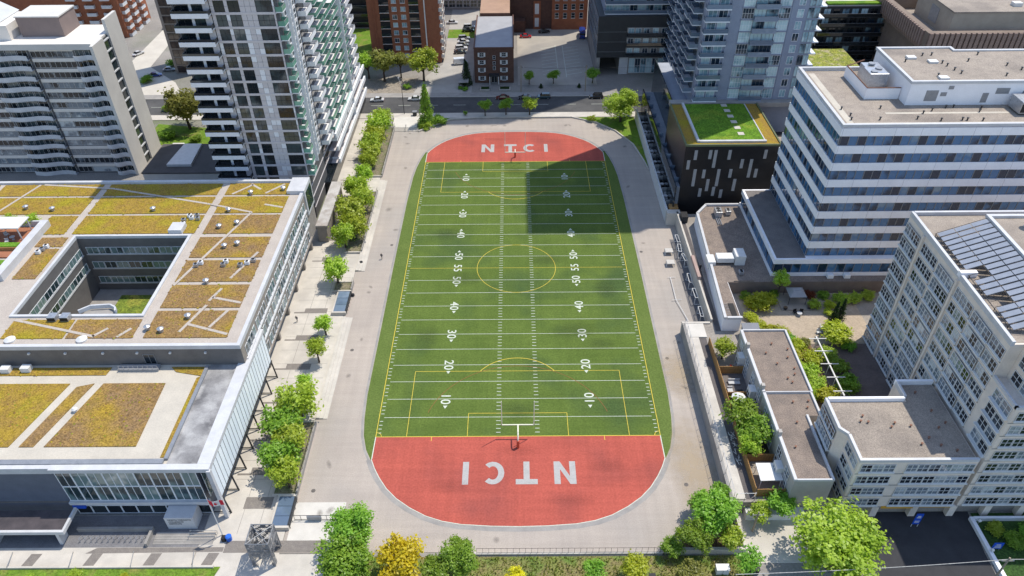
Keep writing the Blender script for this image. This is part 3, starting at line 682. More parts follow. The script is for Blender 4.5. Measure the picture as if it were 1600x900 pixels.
# slatted white screen on the east side
FS=Face(-47.55,-66.2,90)
n=26; pw=31.0/n
for i in range(n): fpanel("screen_panel",FS,.1+i*pw+.04,.1+(i+1)*pw-.04,4.6,11.5,-.08,0,g_white,sch)
b=MB()
for i in range(n+1): b.fbox(FS,.1+i*pw-.035,.1+i*pw+.035,4.4,11.55,-.14,.03)
b.fbox(FS,0,31.3,4.2,4.5,-.2,.12); b.obj("screen_frame",dark,sch)
for u in (.2,4.6,9.0,13.4,17.8,22.2,26.6,31.0):
    b=MB().bar(FS.P(u,4.4,0),FS.P(u,0,.35),.15,.15,6).bar(FS.P(u,.3,.33),FS.P(u,.3,-2.4),.10,.10,5); b.obj("bracket_leg",dark,sch)
MB().box(-47.9,-47.3,-67.0,-66.4,0,LZ).obj("corner_column",coping,sch)
# white entrance box with its name on it
ent=MB().box(-56.4,-51.8,-69.0,-66.3,0,3.0).obj("entrance_box",coping,sch)
tm=text_meshes(["NORTH TORONTO","COLLEGIATE","INSTITUTE"],.42,0.012)
for i,(s,me) in enumerate(tm.items()):
    me.materials.clear(); me.materials.append(black)
    wdt=max(v.co.x for v in me.vertices)
    place("sign_line",me,ent,Matrix.Translation((-55.9+wdt,-69.02,2.45-i*.52))@Matrix.Rotation(math.pi/2,4,'X'))
MB().box(-72.2,-70.2,-66.45,-66.1,2.0,2.8).obj("blue_light_panel",mat("blue_panel",(0.02,0.10,0.62),(0.02,0.09,0.55),1,0.5,0.03),sch)

# low clumps of sedum that break the beds' surface and edges: uncountable, one mesh for each tone
rt=random.Random(31); tm_=[MB(),MB(),MB()]
BEDS+=[(-99,-81,-61.8,-48.4,False),(-74.6,-61,-61.8,-48.4,True),(-99,-72.5,-46.1,-44.5,False)]
for x0,x1,y0,y1,br in BEDS:
    zt=(LZ if y1<-43.8 else ZT)+.13
    if x0<-112: x0=-112
    for i in range(int((x1-x0)*(y1-y0)*1.5)):
        x=rt.uniform(x0-.12,x1+.12); y=rt.uniform(y0-.12,y1+.12)
        if zt<13 and x0==-74.6 and x<-75.1+(y+62)*.24: continue
        b=tm_[rt.choice((0,1,1,2) if br else (0,0,1,2))]; w=rt.uniform(.12,.34); h=rt.uniform(.04,.16); n=len(b.v); a0=rt.uniform(0,1.5)
        P=[(x+math.cos(a0+k*1.5708)*w*rt.uniform(.6,1.1),y+math.sin(a0+k*1.5708)*w*rt.uniform(.6,1.1),zt-.03) for k in range(4)]+[(x+rt.uniform(-.05,.05),y+rt.uniform(-.05,.05),zt+h)]
        b._add(P,[(0,1,4),(1,2,4),(2,3,4),(3,0,4)],0)
for b,c in zip(tm_,((0.37,0.27,0.03),(0.26,0.15,0.06),(0.26,0.26,0.035))):
    o=b.obj("sedum_clumps",mat("sedum_clump_%d"%int(c[1]*100),c,tuple(k*.75 for k in c),1.5,0.95,0.2,5,spec=0.1),sch); o["kind"]="stuff"

# canopy left of the entrance
cn=thing("entrance_canopy","low white-edged canopy with dark roof left of the school entrance","canopy",(-76,-69.5,0))
MB().box(-100,-71.3,-71.3,-67.6,3.0,3.28).obj("roof",mat("canopy_roof",(0.10,0.085,0.09),(0.05,0.045,0.05),0.35,0.5,0.1),cn)
MB().box(-100,-70.9,-71.75,-71.31,2.8,3.5).obj("fascia",coping,cn); MB().box(-71.29,-70.9,-71.3,-67.2,2.8,3.45).obj("fascia",coping,cn)
for x in (-72.0,-82.3): MB().slab((x-.15,-71.7,0.01),(x-.15,-70.0,0.01),(x+.1,-70.0,2.8),(x+.1,-71.7,2.8),.5).obj("leg",coping,cn)
# front terrace walls and bicycle rack
tw=thing("terrace_wall","dark low wall enclosing the sunken bicycle area before the school","wall",(-64,-70,0))
MB().box(-70.8,-58.6,-69.5,-69.1,0,.9).obj("wall_side",conc_d,tw); MB().box(-58.95,-58.55,-72.2,-69.51,0,.9).obj("wall_side",conc_d,tw)
bk=thing("bicycle_rack","row of grey metal hoops in the shade before the school","bicycle rack",(-64,-71,0))
for i in range(12):
    x=-69.6+i*.9; MB().tube([(x,-71.3,.01),(x,-71.3,.8),(x+.1,-71.0,.95),(x+.2,-70.6,.8),(x+.2,-70.6,.01)],.05,5).obj("hoop",steel,bk)
wl=thing("lawn_kerb_wall","low concrete wall along the school lawn","wall",(-70,-76,0))
MB().box(-130,-47,-75.95,-75.65,0,.45).obj("wall_side",conc,wl)
for i,x in enumerate((-79.5,-70.0,-60.5,-51.0)): MB().bar((x,-73.0,.05),(x+.9,-75.9,.75),.06).obj("handrail",steel,wl)
# flag on its pole
fp=thing("flagpole","leaning-looking white flagpole with a red and white maple flag","flagpole",(-47.4,-70.1,0))
MB().bar((-47.4,-70.1,0),(-47.4,-70.1,9.8),.10,.05,8).obj("pole",white,fp)
fr=mat("flag_red",(0.62,0.015,0.04),(0.55,0.012,0.035),1,0.7,0.03)
def fy(t): return -70.1-.25*math.sin(t*5.0)
b=MB(); N=12
for i in range(N):
    t0,t1=i/N,(i+1)/N
    m=0 if (t0<.26 or t0>=.74) else 1
    b.slab((-47.34+t0*2.1,fy(t0),8.1-.45*t0),(-47.34+t1*2.1,fy(t1),8.1-.45*t1),(-47.34+t1*2.1,fy(t1)-.05,9.4-.5*t1),(-47.34+t0*2.1,fy(t0)-.05,9.4-.5*t0),.02,m)
flg=b.obj("flag",[fr,white],fp)
lf=[(0,.5),(.12,.25),(.28,.32),(.24,.1),(.42,.02),(.2,-.22),(.04,-.2),(.04,-.42),(-.04,-.42),(-.04,-.2),(-.2,-.22),(-.42,.02),(-.24,.1),(-.28,.32),(-.12,.25)]
t=.5; MB()._add and None
lb=MB(); lb._add([(-47.34+2.1*t+x*.75,fy(t)-.10,8.5+z*.85) for x,z in lf],[tuple(range(len(lf)))],0); lb.obj("maple_leaf",fr,flg)
# blue bin and rails at the steps
bn=thing("litter_bin","round blue litter bin beside the flagpole","bin",(-46.0,-71.0,0))
MB().bar((-46,-71,0),(-46,-71,1.0),.42,.48,14).obj("body",mat("blue_plastic",(0.03,0.15,0.62),(0.025,0.12,0.52),1,0.45,0.03),bn); MB().bar((-46,-71,1.0),(-46,-71,1.2),.5,.3,14).obj("lid",mat("blue_plastic",(0,0,0)),bn)
MB().box(-47.1,-46.5,-71.4,-70.7,0,.9).obj("stand",black,bn)
rl=thing("step_handrails","steel handrails on the plaza steps near the flagpole","handrail",(-49,-70.5,0))
for i in range(3): MB().tube([(-52.5,-69.9-i*.5,.05),(-52.5,-69.9-i*.5,.9),(-48.2,-69.9-i*.5,.9),(-48.2,-69.9-i*.5,.05)],.04,5).obj("rail",steel,rl)
for k in range(5): MB().box(-58,-48.5,-71.8+k*.42,-71.8+(k+1)*.42-.01,0,.06+.05*k).obj("step",conc_d,rl)
# perforated steel sculpture
lat_m=mat("weathered_steel",(0.27,0.275,0.285),(0.19,0.195,0.205),1.5,0.45,0.1,8,metal=0.4)
sc_=thing("lattice_sculpture","tall silver perforated steel box sculpture on the plaza corner","sculpture",(-39.2,-74,0))
def latt(F,w,z0,z1,open_=None):
    b=MB(); s=.42; rr=random.Random(int(F.a*10)+3)
    nx=int(w/s); nz=int((z1-z0)/s)
    for i in range(nx):
        for k in range(nz):
            if open_ and k*s<open_ and .25*nx<=i<.8*nx: continue
            u0=i*s; z=z0+k*s
            if rr.random()<.8: b.bar(F.P(u0,z),F.P(u0+s,z+s),.035,.035,4)
            if rr.random()<.8: b.bar(F.P(u0+s,z),F.P(u0,z+s),.035,.035,4)
            if rr.random()<.5: b.fbox(F,u0,u0+s,z,z+s,-.02,.0)
    return b
for F,op in ((Face(-40.9,-75.6,0),2.0),(Face(-37.5,-75.6,90),2.2),(Face(-37.5,-72.2,180),None),(Face(-40.9,-72.2,270),None)):
    latt(F,3.4,0,6.0,op).obj("lattice_panel",lat_m,sc_)
b=MB()
for x,y in ((-40.9,-75.6),(-37.5,-75.6),(-37.5,-72.2),(-40.9,-72.2)): b.bar((x,y,0),(x,y,6.05),.09,.09,6)
for z in (5.95,4.2):
    for p,q in (((-40.9,-75.6),(-37.5,-75.6)),((-37.5,-75.6),(-37.5,-72.2)),((-37.5,-72.2),(-40.9,-72.2)),((-40.9,-72.2),(-40.9,-75.6)),((-40.9,-75.6),(-37.5,-72.2)),((-40.9,-72.2),(-37.5,-75.6))): b.bar((*p,z),(*q,z),.08,.08,5)
b.obj("frame",lat_m,sc_)
# glazed light wells in the planter strip
def lightwell(y0,y1,label,gi):
    g=thing("light_well",label,"skylight",(-38.5,(y0+y1)/2,0),0,"glazed light wells beside the track")
    MB().box(-40.0,-36.9,y0-.4,y0,0,.8).obj("rim",conc,g); MB().box(-40.0,-36.9,y1,y1+.4,0,.8).obj("rim",conc,g); MB().box(-40.0,-39.7,y0+.001,y1-.001,0,.78).obj("rim",conc,g); MB().box(-37.2,-36.9,y0+.001,y1-.001,0,.78).obj("rim",dark,g)
    gm=glass("roof_glass",(0.10,0.14,0.20),(0.14,0.19,0.26),(0.19,0.24,0.31),(0.4,0.7),0.12)
    n=3
    for i in range(n): 
        ya=y0+.02+(y1-y0)*i/n; yb=y0-.05+(y1-y0)*(i+1)/n
        MB().slab((-39.68,ya,.72),(-37.22,ya,.72),(-37.22,yb,.72),(-39.68,yb,.72),.05).obj("pane",gm,g)
    b=MB()
    for i in range(int((y1-y0)/1.2)+1): b.bar((-36.75,y0+i*1.2,0),(-36.75,y0+i*1.2,1.2),.04,.04,5)
    b.bar((-36.75,y0,1.2),(-36.75,y1,1.2),.05,.05,5).bar((-36.75,y0,.7),(-36.75,y1,.7),.03,.03,5); b.obj("railing",dark,g)
lightwell(-69.0,-63.4,"dark glass light well near the steel sculpture",0); lightwell(-16.2,-9.2,"dark glass light well half way along the plaza",1)
mulch=mat("mulch",(0.17,0.16,0.09),(0.24,0.20,0.14),0.9,0.95,0.3,5,bump=0.4,c3=(0.12,0.16,0.05),s3=0.4)
def planter(y0,y1,label):
    g=thing("planter_bed",label,"planter",(-39.4,(y0+y1)/2,0),0,"planting beds along the track")
    MB().box(-41.0,-37.2,y0+.3,y1-.3,0,.32).obj("soil_fill",mulch,g)
    for s in ((-41.2,-37.0,y0,y0+.3),(-41.2,-37.0,y1-.3,y1)): MB().box(*s,0,.5).obj("edge",conc,g)
    MB().box(-37.2,-36.95,y0+.301,y1-.301,0,1.0).obj("edge",conc_d,g)
    b=MB()
    for i in range(int((y1-y0)/2)): b.bar((-37.05,y0+1+i*2,1.0),(-37.05,y0+1+i*2,1.9),.03,.03,4)
    b.bar((-37.05,y0+.5,1.9),(-37.05,y1-.5,1.9),.04,.04,4); b.obj("railing",dark,g)
planter(-63.0,-46.8,"long planting bed under the trees opposite the white screen")
planter(-8.9,-5.2,"small square planting bed above the middle light well")
planter(6,34,"planting bed under the dense middle tree clump")
planter(42,72,"planting bed under the far trees beside the tower")
# south-west track gate
gt=thing("track_gate","low steel gate across the pale pad by the south-west bend","gate",(-33,-67.5,0))
b=MB()
for i in range(7): b.bar((-36.4+i*1.05,-67.5,0),(-36.4+i*1.05,-67.5,1.3),.04,.04,5)
for z in (.2,1.3): b.bar((-36.4,-67.5,z),(-30.1,-67.5,z),.045,.045,5)
b.obj("rail",dark,gt)
MB().box(-34.3,-32.0,-67.7,-67.4,.3,1.15).obj("mesh_leaf",grey,gt)

# ================================================================== WEST TOWERS
pan=mat("pale_panel",(0.60,0.56,0.565),(0.53,0.495,0.50),0.8,0.5,0.04,8)
pan_w=mat("white_panel",(0.80,0.80,0.82),(0.73,0.73,0.75),0.8,0.5,0.04,8)
core=mat("tower_joint",(0.11,0.11,0.115),(0.09,0.09,0.095),1,0.6,0.04)
tw1=thing("apartment_tower","tall glass apartment tower with green balconies beside the planted walk","apartment tower",(-60,25,0))
TX0,TX1,TY=-72.7,-51.0,22.0; FLR=3.05
MB().box(TX0,TX1,TY,72,0,77).box(TX0,TX1+.01,72,92,0,40).obj("core",core,tw1)
F1=Face(TX0,TY,0); W1=TX1-TX0
for fl in range(3,19):
    z=fl*FLR+.2
    MB().fbox(F1,8.1,W1,z-.42,z+.12,0,.16).obj("floor_band",pan,tw1)
    for (u0,u1) in ((8.9,11.1),(11.9,14.3),(17.8,21.3)): window(F1,u0,z+.13,u1-u0,FLR-.6,tw1,dark,g_tow,2 if u1-u0<3 else 3,2,fw=.05)
    for (u0,u1) in ((8.12,8.86),(11.14,11.86),(14.34,15.46),(15.52,16.62),(16.68,17.76),(21.34,21.68)):
        fpanel("panel",F1,u0,u1,z+.13,z+1.32,0,.08,pan_w if R.random()<.22 else pan,tw1); fpanel("panel",F1,u0,u1,z+1.38,z+FLR-.44,0,.08,pan_w if R.random()<.22 else pan,tw1)
    bl=balcony(F1,.1,8.0,z-.3,1.9,tw1,pan_w,g_dk,.95,.28,dark); MB().fbox(F1,.1,8.0,z-.55,z+.45,1.9,2.0).obj("front_plate",pan_w,bl)
    window(F1,.4,z,3.0,2.5,tw1,dark,g_dk,2,1); window(F1,4.2,z,2.2,2.5,tw1,dark,g_dk,2,1); fpanel("panel",F1,3.5,4.1,z,z+2.5,0,.1,pan_w,tw1); fpanel("panel",F1,6.5,7.9,z,z+2.5,0,.1,pan,tw1)
F2=Face(TX1,TY,90)
for fl in range(1,19):
    z=fl*FLR
    MB().fbox(F2,0,70 if z<39 else 50,z-.15,z+.1,0,.12).obj("floor_band",pan,tw1)
    if fl>3:
        balcony(F2,.2,3.2,z,1.5,tw1,pan_w,g_green,1.05,.2)
        for k in range(3):
            window(F2,4.2+k*3.6,z+.12,3.5,2.75,tw1,whitem,g_tow,2,2,fw=.24)
            fpanel("fin",F2,4.2+k*3.6-.12,4.2+k*3.6+.12,z,z+FLR,.0,.9 if k%2 else .45,whitem,tw1)
    MB().fbox(F2,16,49.5,z+.3,z+2.8,0,.03).obj("glazing",g_dk,tw1)
    balcony(F2,16.2,22.5,z,2.0,tw1,pan_w,whitem,1.0,.2) if fl>3 else None
    for k in range(3):
        if z<48-k*4: balcony(F2,24.0+k*8.6,31.6+k*8.6,z,2.2,tw1,pan_w,g_green if fl>3 else whitem,1.05,.2)
    fpanel("fin",F2,49.8,50.2,z,z+FLR,0,2.6,whitem,tw1)
    if z<39:
        balcony(F2,51,58,z,1.8,tw1,pan_w,whitem if fl<5 else g_green,1.0,.2); balcony(F2,60,69,z,1.8,tw1,pan_w,whitem,1.0,.2)
        MB().fbox(F2,50.5,69.8,z+.3,z+2.7,0,.03).obj("glazing",g_dk,tw1)
# podium with long white parapets at its foot
for z in (3.6,7.4,11.2):
    MB().fbox(F2,22,70,z,z+1.2,2.2,2.7).obj("podium_parapet",whitem,tw1); MB().fbox(F2,22,70,z-.2,z,0,2.69).obj("podium_slab",pan,tw1)
MB().fbox(F2,12,70,0,3.3,0,1.8).obj("podium_glazing",g_dk,tw1)

# white slab tower further west
tw2=thing("slab_tower","white slab apartment tower with rows of wavy grey balconies","apartment tower",(-125,50,0))
SX,SY0,SY1,SZ=-105.7,46.0,60.8,36.0
sl_w=mat("slab_white",(0.62,0.60,0.56),(0.54,0.52,0.49),0.15,0.8,0.05,6); sl_g=mat("slab_grey",(0.60,0.61,0.63),(0.50,0.51,0.53),0.3,0.7,0.06,6); sl_c=mat("slab_cream",(0.74,0.70,0.65),(0.66,0.62,0.57),0.3,0.8,0.05)
MB().box(-165,SX-.8,SY0,SY1,0,SZ).obj("core",core,tw2)
MB().box(SX-.79,SX,SY0-1.6,SY0+4.6,0,SZ+.6).obj("end_fin",sl_w,tw2); MB().box(SX-.79,SX,SY0+8.2,SY1+.4,0,SZ+4).obj("end_fin",sl_w,tw2)
MB().box(SX-.79,SX-.5,SY0+4.61,SY0+8.19,0,SZ).obj("recess",g_dk,tw2)
for fl in range(13): MB().box(SX-.499,SX-.2,SY0+4.62,SY0+8.18,fl*2.75+2.3,fl*2.75+2.6).obj("recess_slab",sl_g,tw2)
MB().box(-165,SX-.8,SY0-.3,SY1,SZ,SZ+.45).obj("roof",sl_c,tw2); MB().box(-165,SX-.8,SY0-.6,SY0-.3,SZ-.6,SZ+.9).obj("parapet",sl_w,tw2)
FS2=Face(-165,SY0,0); LW=-SX-.8
def wavy(u0,u1,z):
    n=8; b=MB()
    for i in range(n):
        ua=u0+(u1-u0)*i/n; ub=u0+(u1-u0)*(i+1)/n
        da=1.3+.5*math.sin(math.pi*i/n*2); db=1.3+.5*math.sin(math.pi*(i+1)/n*2)
        b.slab(FS2.P(ua,z+1.15,da),FS2.P(ua,z-.1,da),FS2.P(ub,z-.1,db),FS2.P(ub,z+1.15,db),.08)
        b.slab(FS2.P(ua,z,0),FS2.P(ua,z,da),FS2.P(ub,z,db),FS2.P(ub,z,0),.16)
    return b
WV={}
for fl in range(13):
    z=fl*2.75
    for i,(u0,u1,kind) in enumerate(((53.4,58.4,'b'),(42.0,53.2,'w'),(30.2,41.6,'b'),(18.8,30.0,'w'),(7,18.4,'b'))):
        if kind=='b':
            if i not in WV: WV[i]=wavy(u0,u1,0).mesh("balcony",sl_g)
            place("balcony",WV[i],tw2,Matrix.Translation((0,0,z)))
            k=max(2,int((u1-u0)/2.7))
            for j in range(k): window(FS2,u0+.1+j*(u1-u0)/k,z+.3,(u1-u0)/k-.35,2.1,tw2,sl_w,g_tow,2,1)
        else:
            fpanel("spandrel",FS2,u0,u1,z+2.0,z+2.85,0,.15,sl_c,tw2)
            window(FS2,u0+.1,z+.35,(u1-u0)*.37-.3,1.6,tw2,sl_w,g_bei,3,1); window(FS2,u0+(u1-u0)*.37,z+.35,(u1-u0)*.63-.2,1.6,tw2,sl_w,g_bei,5,1)
pent=mat("mauve_render",(0.25,0.195,0.18),(0.21,0.165,0.155),0.3,0.85,0.06)
MB().box(-127,-116,52,60.5,SZ+.45,SZ+5.4).obj("penthouse",pent,tw2); MB().box(-127.2,-115.8,51.8,60.7,SZ+5.4,SZ+5.7).obj("penthouse_roof",sl_w,tw2)
MB().box(-165,-128.5,49.5,60.5,SZ+.45,SZ+4.2).obj("penthouse",sl_c,tw2)
b=MB()
for i in range(3):
    x=-131-i*9.0
    b.slab((x,48.5,SZ+4.4),(x,61.2,SZ+4.4),(x-4.5,61.2,SZ+6.8),(x-4.5,48.5,SZ+6.8),.2); b.slab((x-4.5,48.5,SZ+6.8),(x-4.5,61.2,SZ+6.8),(x-9,61.2,SZ+4.4),(x-9,48.5,SZ+4.4),.2)
b.obj("folded_roof",mat("zinc_roof",(0.55,0.56,0.56),(0.47,0.48,0.48),0.3,0.5,0.05),tw2)
# low dark-roofed link between the two towers
lk=thing("link_building","low dark-roofed link with a bright skylight between the two west towers","building",(-90,45,0))
MB().box(-101,-76,38,54.2,0,4.0).obj("wall",sl_c,lk); MB().box(-101.2,-75.8,37.8,54.4,4.0,4.3).obj("roof",mat("bitumen_roof",(0.10,0.092,0.09),(0.075,0.07,0.068),0.3,0.85,0.1),lk)
MB().prism([(-95.4,41.2),(-88.7,41.2),(-89.6,53.2),(-94.6,53.2)],4.3,5.0).obj("skylight",white,lk)
MB().box(-100.5,-97,56,58.5,0,2.6).obj("shed",sl_w,lk,bevel=.2)
tw3=thing("narrow_tower","narrow brown glass tower far behind the west tree","tower",(-115,118,0))
MB().box(-120.5,-111,116,130,0,62).obj("core",mat("bronze_frame",(0.36,0.30,0.25),(0.3,0.25,0.21),0.4,0.7,0.05),tw3)
F3=Face(-120.5,116,0); gbr=glass("bronze_glass",(0.045,0.03,0.025),(0.09,0.065,0.05),(0.14,0.11,0.09),(0.45,0.75))
for fl in range(21):
    window(F3,1.0,fl*2.9+.4,3.8,2.4,tw3,dark,gbr,2,1); window(F3,5.0,fl*2.9+.4,3.8,2.4,tw3,dark,gbr,2,1)
brk=mat("red_brick",(0.34,0.125,0.062),(0.27,0.095,0.05),0.8,0.9,0.16,7)
brk_d=mat("brown_brick",(0.135,0.07,0.05),(0.10,0.052,0.04),0.9,0.9,0.16,7)
tb=thing("brick_block","red brick block with pale balconies at the top left corner","apartment block",(-160,150,0))
MB().box(-215,-152,152,175,0,40).obj("wall",brk,tb); Fb=Face(-215,152,0); Fb2=Face(-152,152,90)
for fl in range(11):
    for u in (44,50.5,57): balcony(Fb,u,u+3.6,fl*2.9,1.3,tb,sl_c,sl_g,1.0)
    for u in (1,8,15): balcony(Fb2,u,u+4,fl*2.9,1.3,tb,sl_c,sl_g,1.0)
MB().box(-235,-196,150,160,0,14).obj("lower_wing",mat("maroon_roof",(0.12,0.05,0.04),(0.10,0.042,0.035),0.3,0.9,0.1),tb)
# ================================================================== EAST SIDE
# ---- white office block
off=thing("office_block","white office block with ribbon windows and a flat gravel roof","office building",(80,0,6))
OX0,OX1,OY0,OY1,OZ0,OZ1=61.5,125.0,-10.4,17.3,10.5,40.3
ow=mat("office_white",(0.86,0.85,0.87),(0.79,0.78,0.80),0.3,0.55,0.03,6)
MB().box(OX0+.3,OX1,OY0+.3,OY1-.3,OZ0,OZ1-.1).obj("core",core,off)
FA=Face(OX0,OY0,0); FB=Face(OX0,OY1,-90); FH=3.725
cnt=0; rest=MB()
for fl in range(8):
    z=OZ0+fl*FH
    MB().box(OX0,OX1,OY0,OY1,z+2.05,z+FH-(.0 if fl<7 else .05)).obj("spandrel_band",ow,off)
    n=38
    for i in range(n):
        u=.35+i*1.66
        if u<44:
            window(FA,u,z,1.62,2.05,off,grey,g_off,1,1,name="pane",d=-.22,fw=.05); cnt+=1
        else: rest.fbox(FA,u,u+1.6,z,z+2.05,-.28,-.2)
    for i in range(17):
        u=.3+i*1.6
        if cnt<300: window(FB,u,z,1.56,2.05,off,grey,g_off,1,1,name="pane",d=-.22,fw=.05); cnt+=1
        else:
            rest.fbox(FB,u,u+1.55,z,z+2.05,-.28,-.2)
mu=rest
for fl in range(8):
    z=OZ0+fl*FH
    for i in range(18): mu.fbox(FB,.26+i*1.6,.33+i*1.6,z,z+2.05,-.2,-.08,1)
o=rest.obj("pane_rest",[g_off,grey],off); o["kind"]="stuff"
# thin panel joints on the white bands
jn=MB()
for fl in range(8):
    z=OZ0+fl*FH+2.05
    for i in range(13): jn.fbox(FA,.3+i*4.98,.34+i*4.98,z,z+FH-2.05,0.0,.006)
jn.obj("band_joint",grey,off)
MB().rect(OX0+.5,OX1,OY0+.5,OY1-.5,OZ1+.02).obj("roof",gravel,off)
for s in ((OX0-.05,OX1,OY0-.05,OY0+.55),(OX0-.05,OX0+.55,OY0+.551,OY1-.551),(OX0-.05,OX1,OY1-.55,OY1+.05)): MB().box(*s,OZ1+.25,OZ1+.75).obj("parapet",coping,off)
MB().rect(OX0+1.6,OX0+2.9,OY0+1.5,OY1-2,OZ1+.04).obj("roof_walkway",rconc,off); MB().rect(OX0+3.2,100,OY0+1.2,OY0+2.2,OZ1+.04).obj("roof_walkway",rconc,off); MB().rect(72,96,-4.6,-3.9,OZ1+.045).obj("roof_walkway",rconc,off)
# rooftop penthouse
pp=[(77.2,-.9),(104.5,-.9),(125,-.9),(125,12),(107,15.5),(92.7,15.3),(92.8,21.4),(77.2,20.8)]
PX0=77.2
b=MB().prism([(77.2,-.7),(124,-.7),(124,15.3),(92.7,15.3),(92.7,17.0),(77.2,17.0)],OZ1,45.0); ph=b.obj("penthouse",ow,off)
MB().prism([(77.6,-.3),(124,-.3),(124,14.9),(92.3,14.9),(92.3,16.6),(77.6,16.6)],45.001,45.06).obj("roof",gravel,ph)
for s in ((77.0,124,-.9,-.3),(77.0,77.6,-.299,16.6),(77.0,92.9,16.601,17.2),(92.3,92.9,14.9,16.6),(92.901,124,14.9,15.5)): MB().box(*s,44.8,45.35).obj("parapet",coping,ph)
FP=Face(77.2,-.7,0)
for u,z,w,h in ((3.4,41.2,2.4,2.2),(7.5,43.6,1.0,.7),(6.3,42.2,1.2,.8),(14.6,40.8,1.2,2.0),(17,42.6,2.6,1.2),(22.3,41.4,1.6,1.8)): fpanel("louvre",FP,u,u+w,z,z+h,0,.05,grey,ph)
# cooling tower pen
cp=MB()
cp.box(70.2,70.45,2.2,13.8,OZ1,42.6).box(70.45,77.0,2.2,2.45,OZ1,42.6); cp.obj("screen_wall",ow,off)
rs=mat("rusty_steel",(0.28,0.14,0.09),(0.2,0.1,0.07),2,0.8,0.2)
MB().bar((70.3,2.3,42.7),(70.3,13.8,42.7),.12,.12,5).bar((70.3,2.3,42.7),(77,2.3,42.7),.12,.12,5).bar((70.3,13.5,42.7),(74,14.5,43.6),.12,.12,5).obj("screen_rail",rs,off)
ct=MB().box(71.7,75.6,5.6,9.2,OZ1+.6,44.2).box(72.2,75.8,9.3,12.2,OZ1+.6,44.0).obj("cooling_tower",steel,off,bevel=.08)
MB().bar((75.9,4.6,41.5),(77.1,4.6,41.5),.35,.35,8).bar((73.5,4.0,40.8),(75.9,4.6,41.5),.35,.35,8).obj("duct",white,ct)
for x,y in ((72.9,6.6),(74.4,8.2),(73.9,10.7)): MB().bar((x,y,44.2),(x,y,44.45),.7,.7,12).obj("fan",grey,ct)
hv=MB().box(97.0,104,-5.6,-1.6,OZ1+.3,43.0).obj("cooling_unit",steel,off,bevel=.08); MB().box(97.1,103.9,-5.66,-5.61,OZ1+.6,42.6).obj("grille",black,hv)
rv=random.Random(5); pipem=MB().bar((0,0,0),(0,0,.5),.14,.14,7).bar((0,0,.5),(0,0,.6),.24,.24,7).mesh("roof_vent",dark)
for i in range(16):
    x=64+rv.random()*28; y=-8.5+rv.random()*7
    place("roof_vent",pipem,off,Matrix.Translation((x,y,OZ1+.02)))
for i in range(14): place("roof_vent",pipem,ph,Matrix.Translation((80+rv.random()*24,1.5+rv.random()*12,45.06)))
for x,y in ((82,11.5),(85.5,9.2),(84,1.0)): MB().box(x-.9,x+.9,y-.7,y+.7,45.06,45.45).obj("roof_hatch",white,ph)
# podium
MB().box(55.2,OX1,-11.3,16.6,6.0,10.3).obj("podium_core",core,off)
for z0,z1 in ((6.02,6.9),(9.3,10.5)): MB().box(54.9,OX1,-11.6,16.9,z0,z1).obj("podium_band",ow,off)
FPd=Face(54.9,-11.6,0); FPl=Face(54.9,16.9,-90)
for i in range(28): window(FPd,.3+i*1.9,6.9,1.85,2.4,off,grey,g_off,1,1,name="podium_pane",d=-.25,fw=.05)
for i in range(14): window(FPl,.6+i*1.95,6.9,1.9,2.4,off,grey,g_off,1,1,name="podium_pane",d=-.25,fw=.05)
MB().rect(55.4,61.6,-11.1,16.4,10.52).obj("podium_roof",mat("dark_gravel",(0.20,0.18,0.17),(0.155,0.14,0.135),0.5,0.95,0.2,6),off)
for x in (66.8,70.4):
    MB().box(x,x+1.3,-12.6,-11.65,6.0,6.9).obj("condenser",whitem,off,bevel=.05)
# ---- annex with brown roof
an=thing("annex_building","low annex with brown roof and long white wall beside the alley","building",(45,-5,2.8))
MB().prism([(41.7,-25.5),(45.3,-25.5),(45.3,-13.3),(125,-13.3),(125,17),(46.6,17),(43.6,13)],2.8,5.9).obj("wall",ow,an); MB().box(45.31,125,-13.5,-13.31,2.8,5.92).obj("garden_wall",mat("brown_render",(0.20,0.155,0.13),(0.16,0.125,0.105),0.5,0.9,0.12),an)
MB().prism([(42.3,-25),(45.2,-25),(45.2,-13.4),(124,-13.4),(124,16.6),(46.8,16.6),(44.1,12.8)],5.901,5.94).obj("roof",gravel_b,an)
for a,c in (((41.7,-25.5),(43.6,13)),((43.6,13),(46.6,17))):
    d=Vector((c[0]-a[0],c[1]-a[1])).normalized(); n=Vector((d.y,-d.x))*.55
    MB().prism([a,c,(c[0]+n.x,c[1]+n.y),(a[0]+n.x,a[1]+n.y)],5.94,6.5).obj("parapet",coping,an)
MB().box(46.6,54.8,16.6,17.1,5.94,6.5).obj("parapet",coping,an); MB().box(42.4,45.4,-25.6,-25.1,5.93,6.45).obj("parapet",coping,an)
MB().box(43.6,44.7,-24.6,-20.6,5.94,6.05).obj("stair_well",black,an)
b=MB()
for i in range(8): b.bar((42.7,-24.3+i*.5,6.0),(43.5,-24.3+i*.5,6.0),.04,.04,4)
b.obj("ladder",steel,an)
du=MB().box(44.2,48.0,-7.2,-5.0,6.4,7.6).obj("duct",white,an,bevel=.06); MB().box(48.1,50.3,-7.6,-4.4,5.95,8.4).obj("air_handler",white,an,bevel=.06)
MB().box(42.2,43.9,-7.6,-4.6,5.0,6.9).obj("duct",white,an,bevel=.06)
for x,y,w,dd,h in ((47.9,11.3,1.6,2.4,1.5),(50.6,12.2,1.2,1.5,1.2),(48.2,-11.2,1.0,1.0,.8)):
    hv=MB().box(x,x+w,y,y+dd,6.1,6.1+h).obj("condenser",steel,an,bevel=.05)
    for k in range(2): MB().bar((x+w/2,y+dd*(.27+.46*k),6.1+h),(x+w/2,y+dd*(.27+.46*k),6.16+h),w*.3,w*.3,10).obj("fan",black,hv)
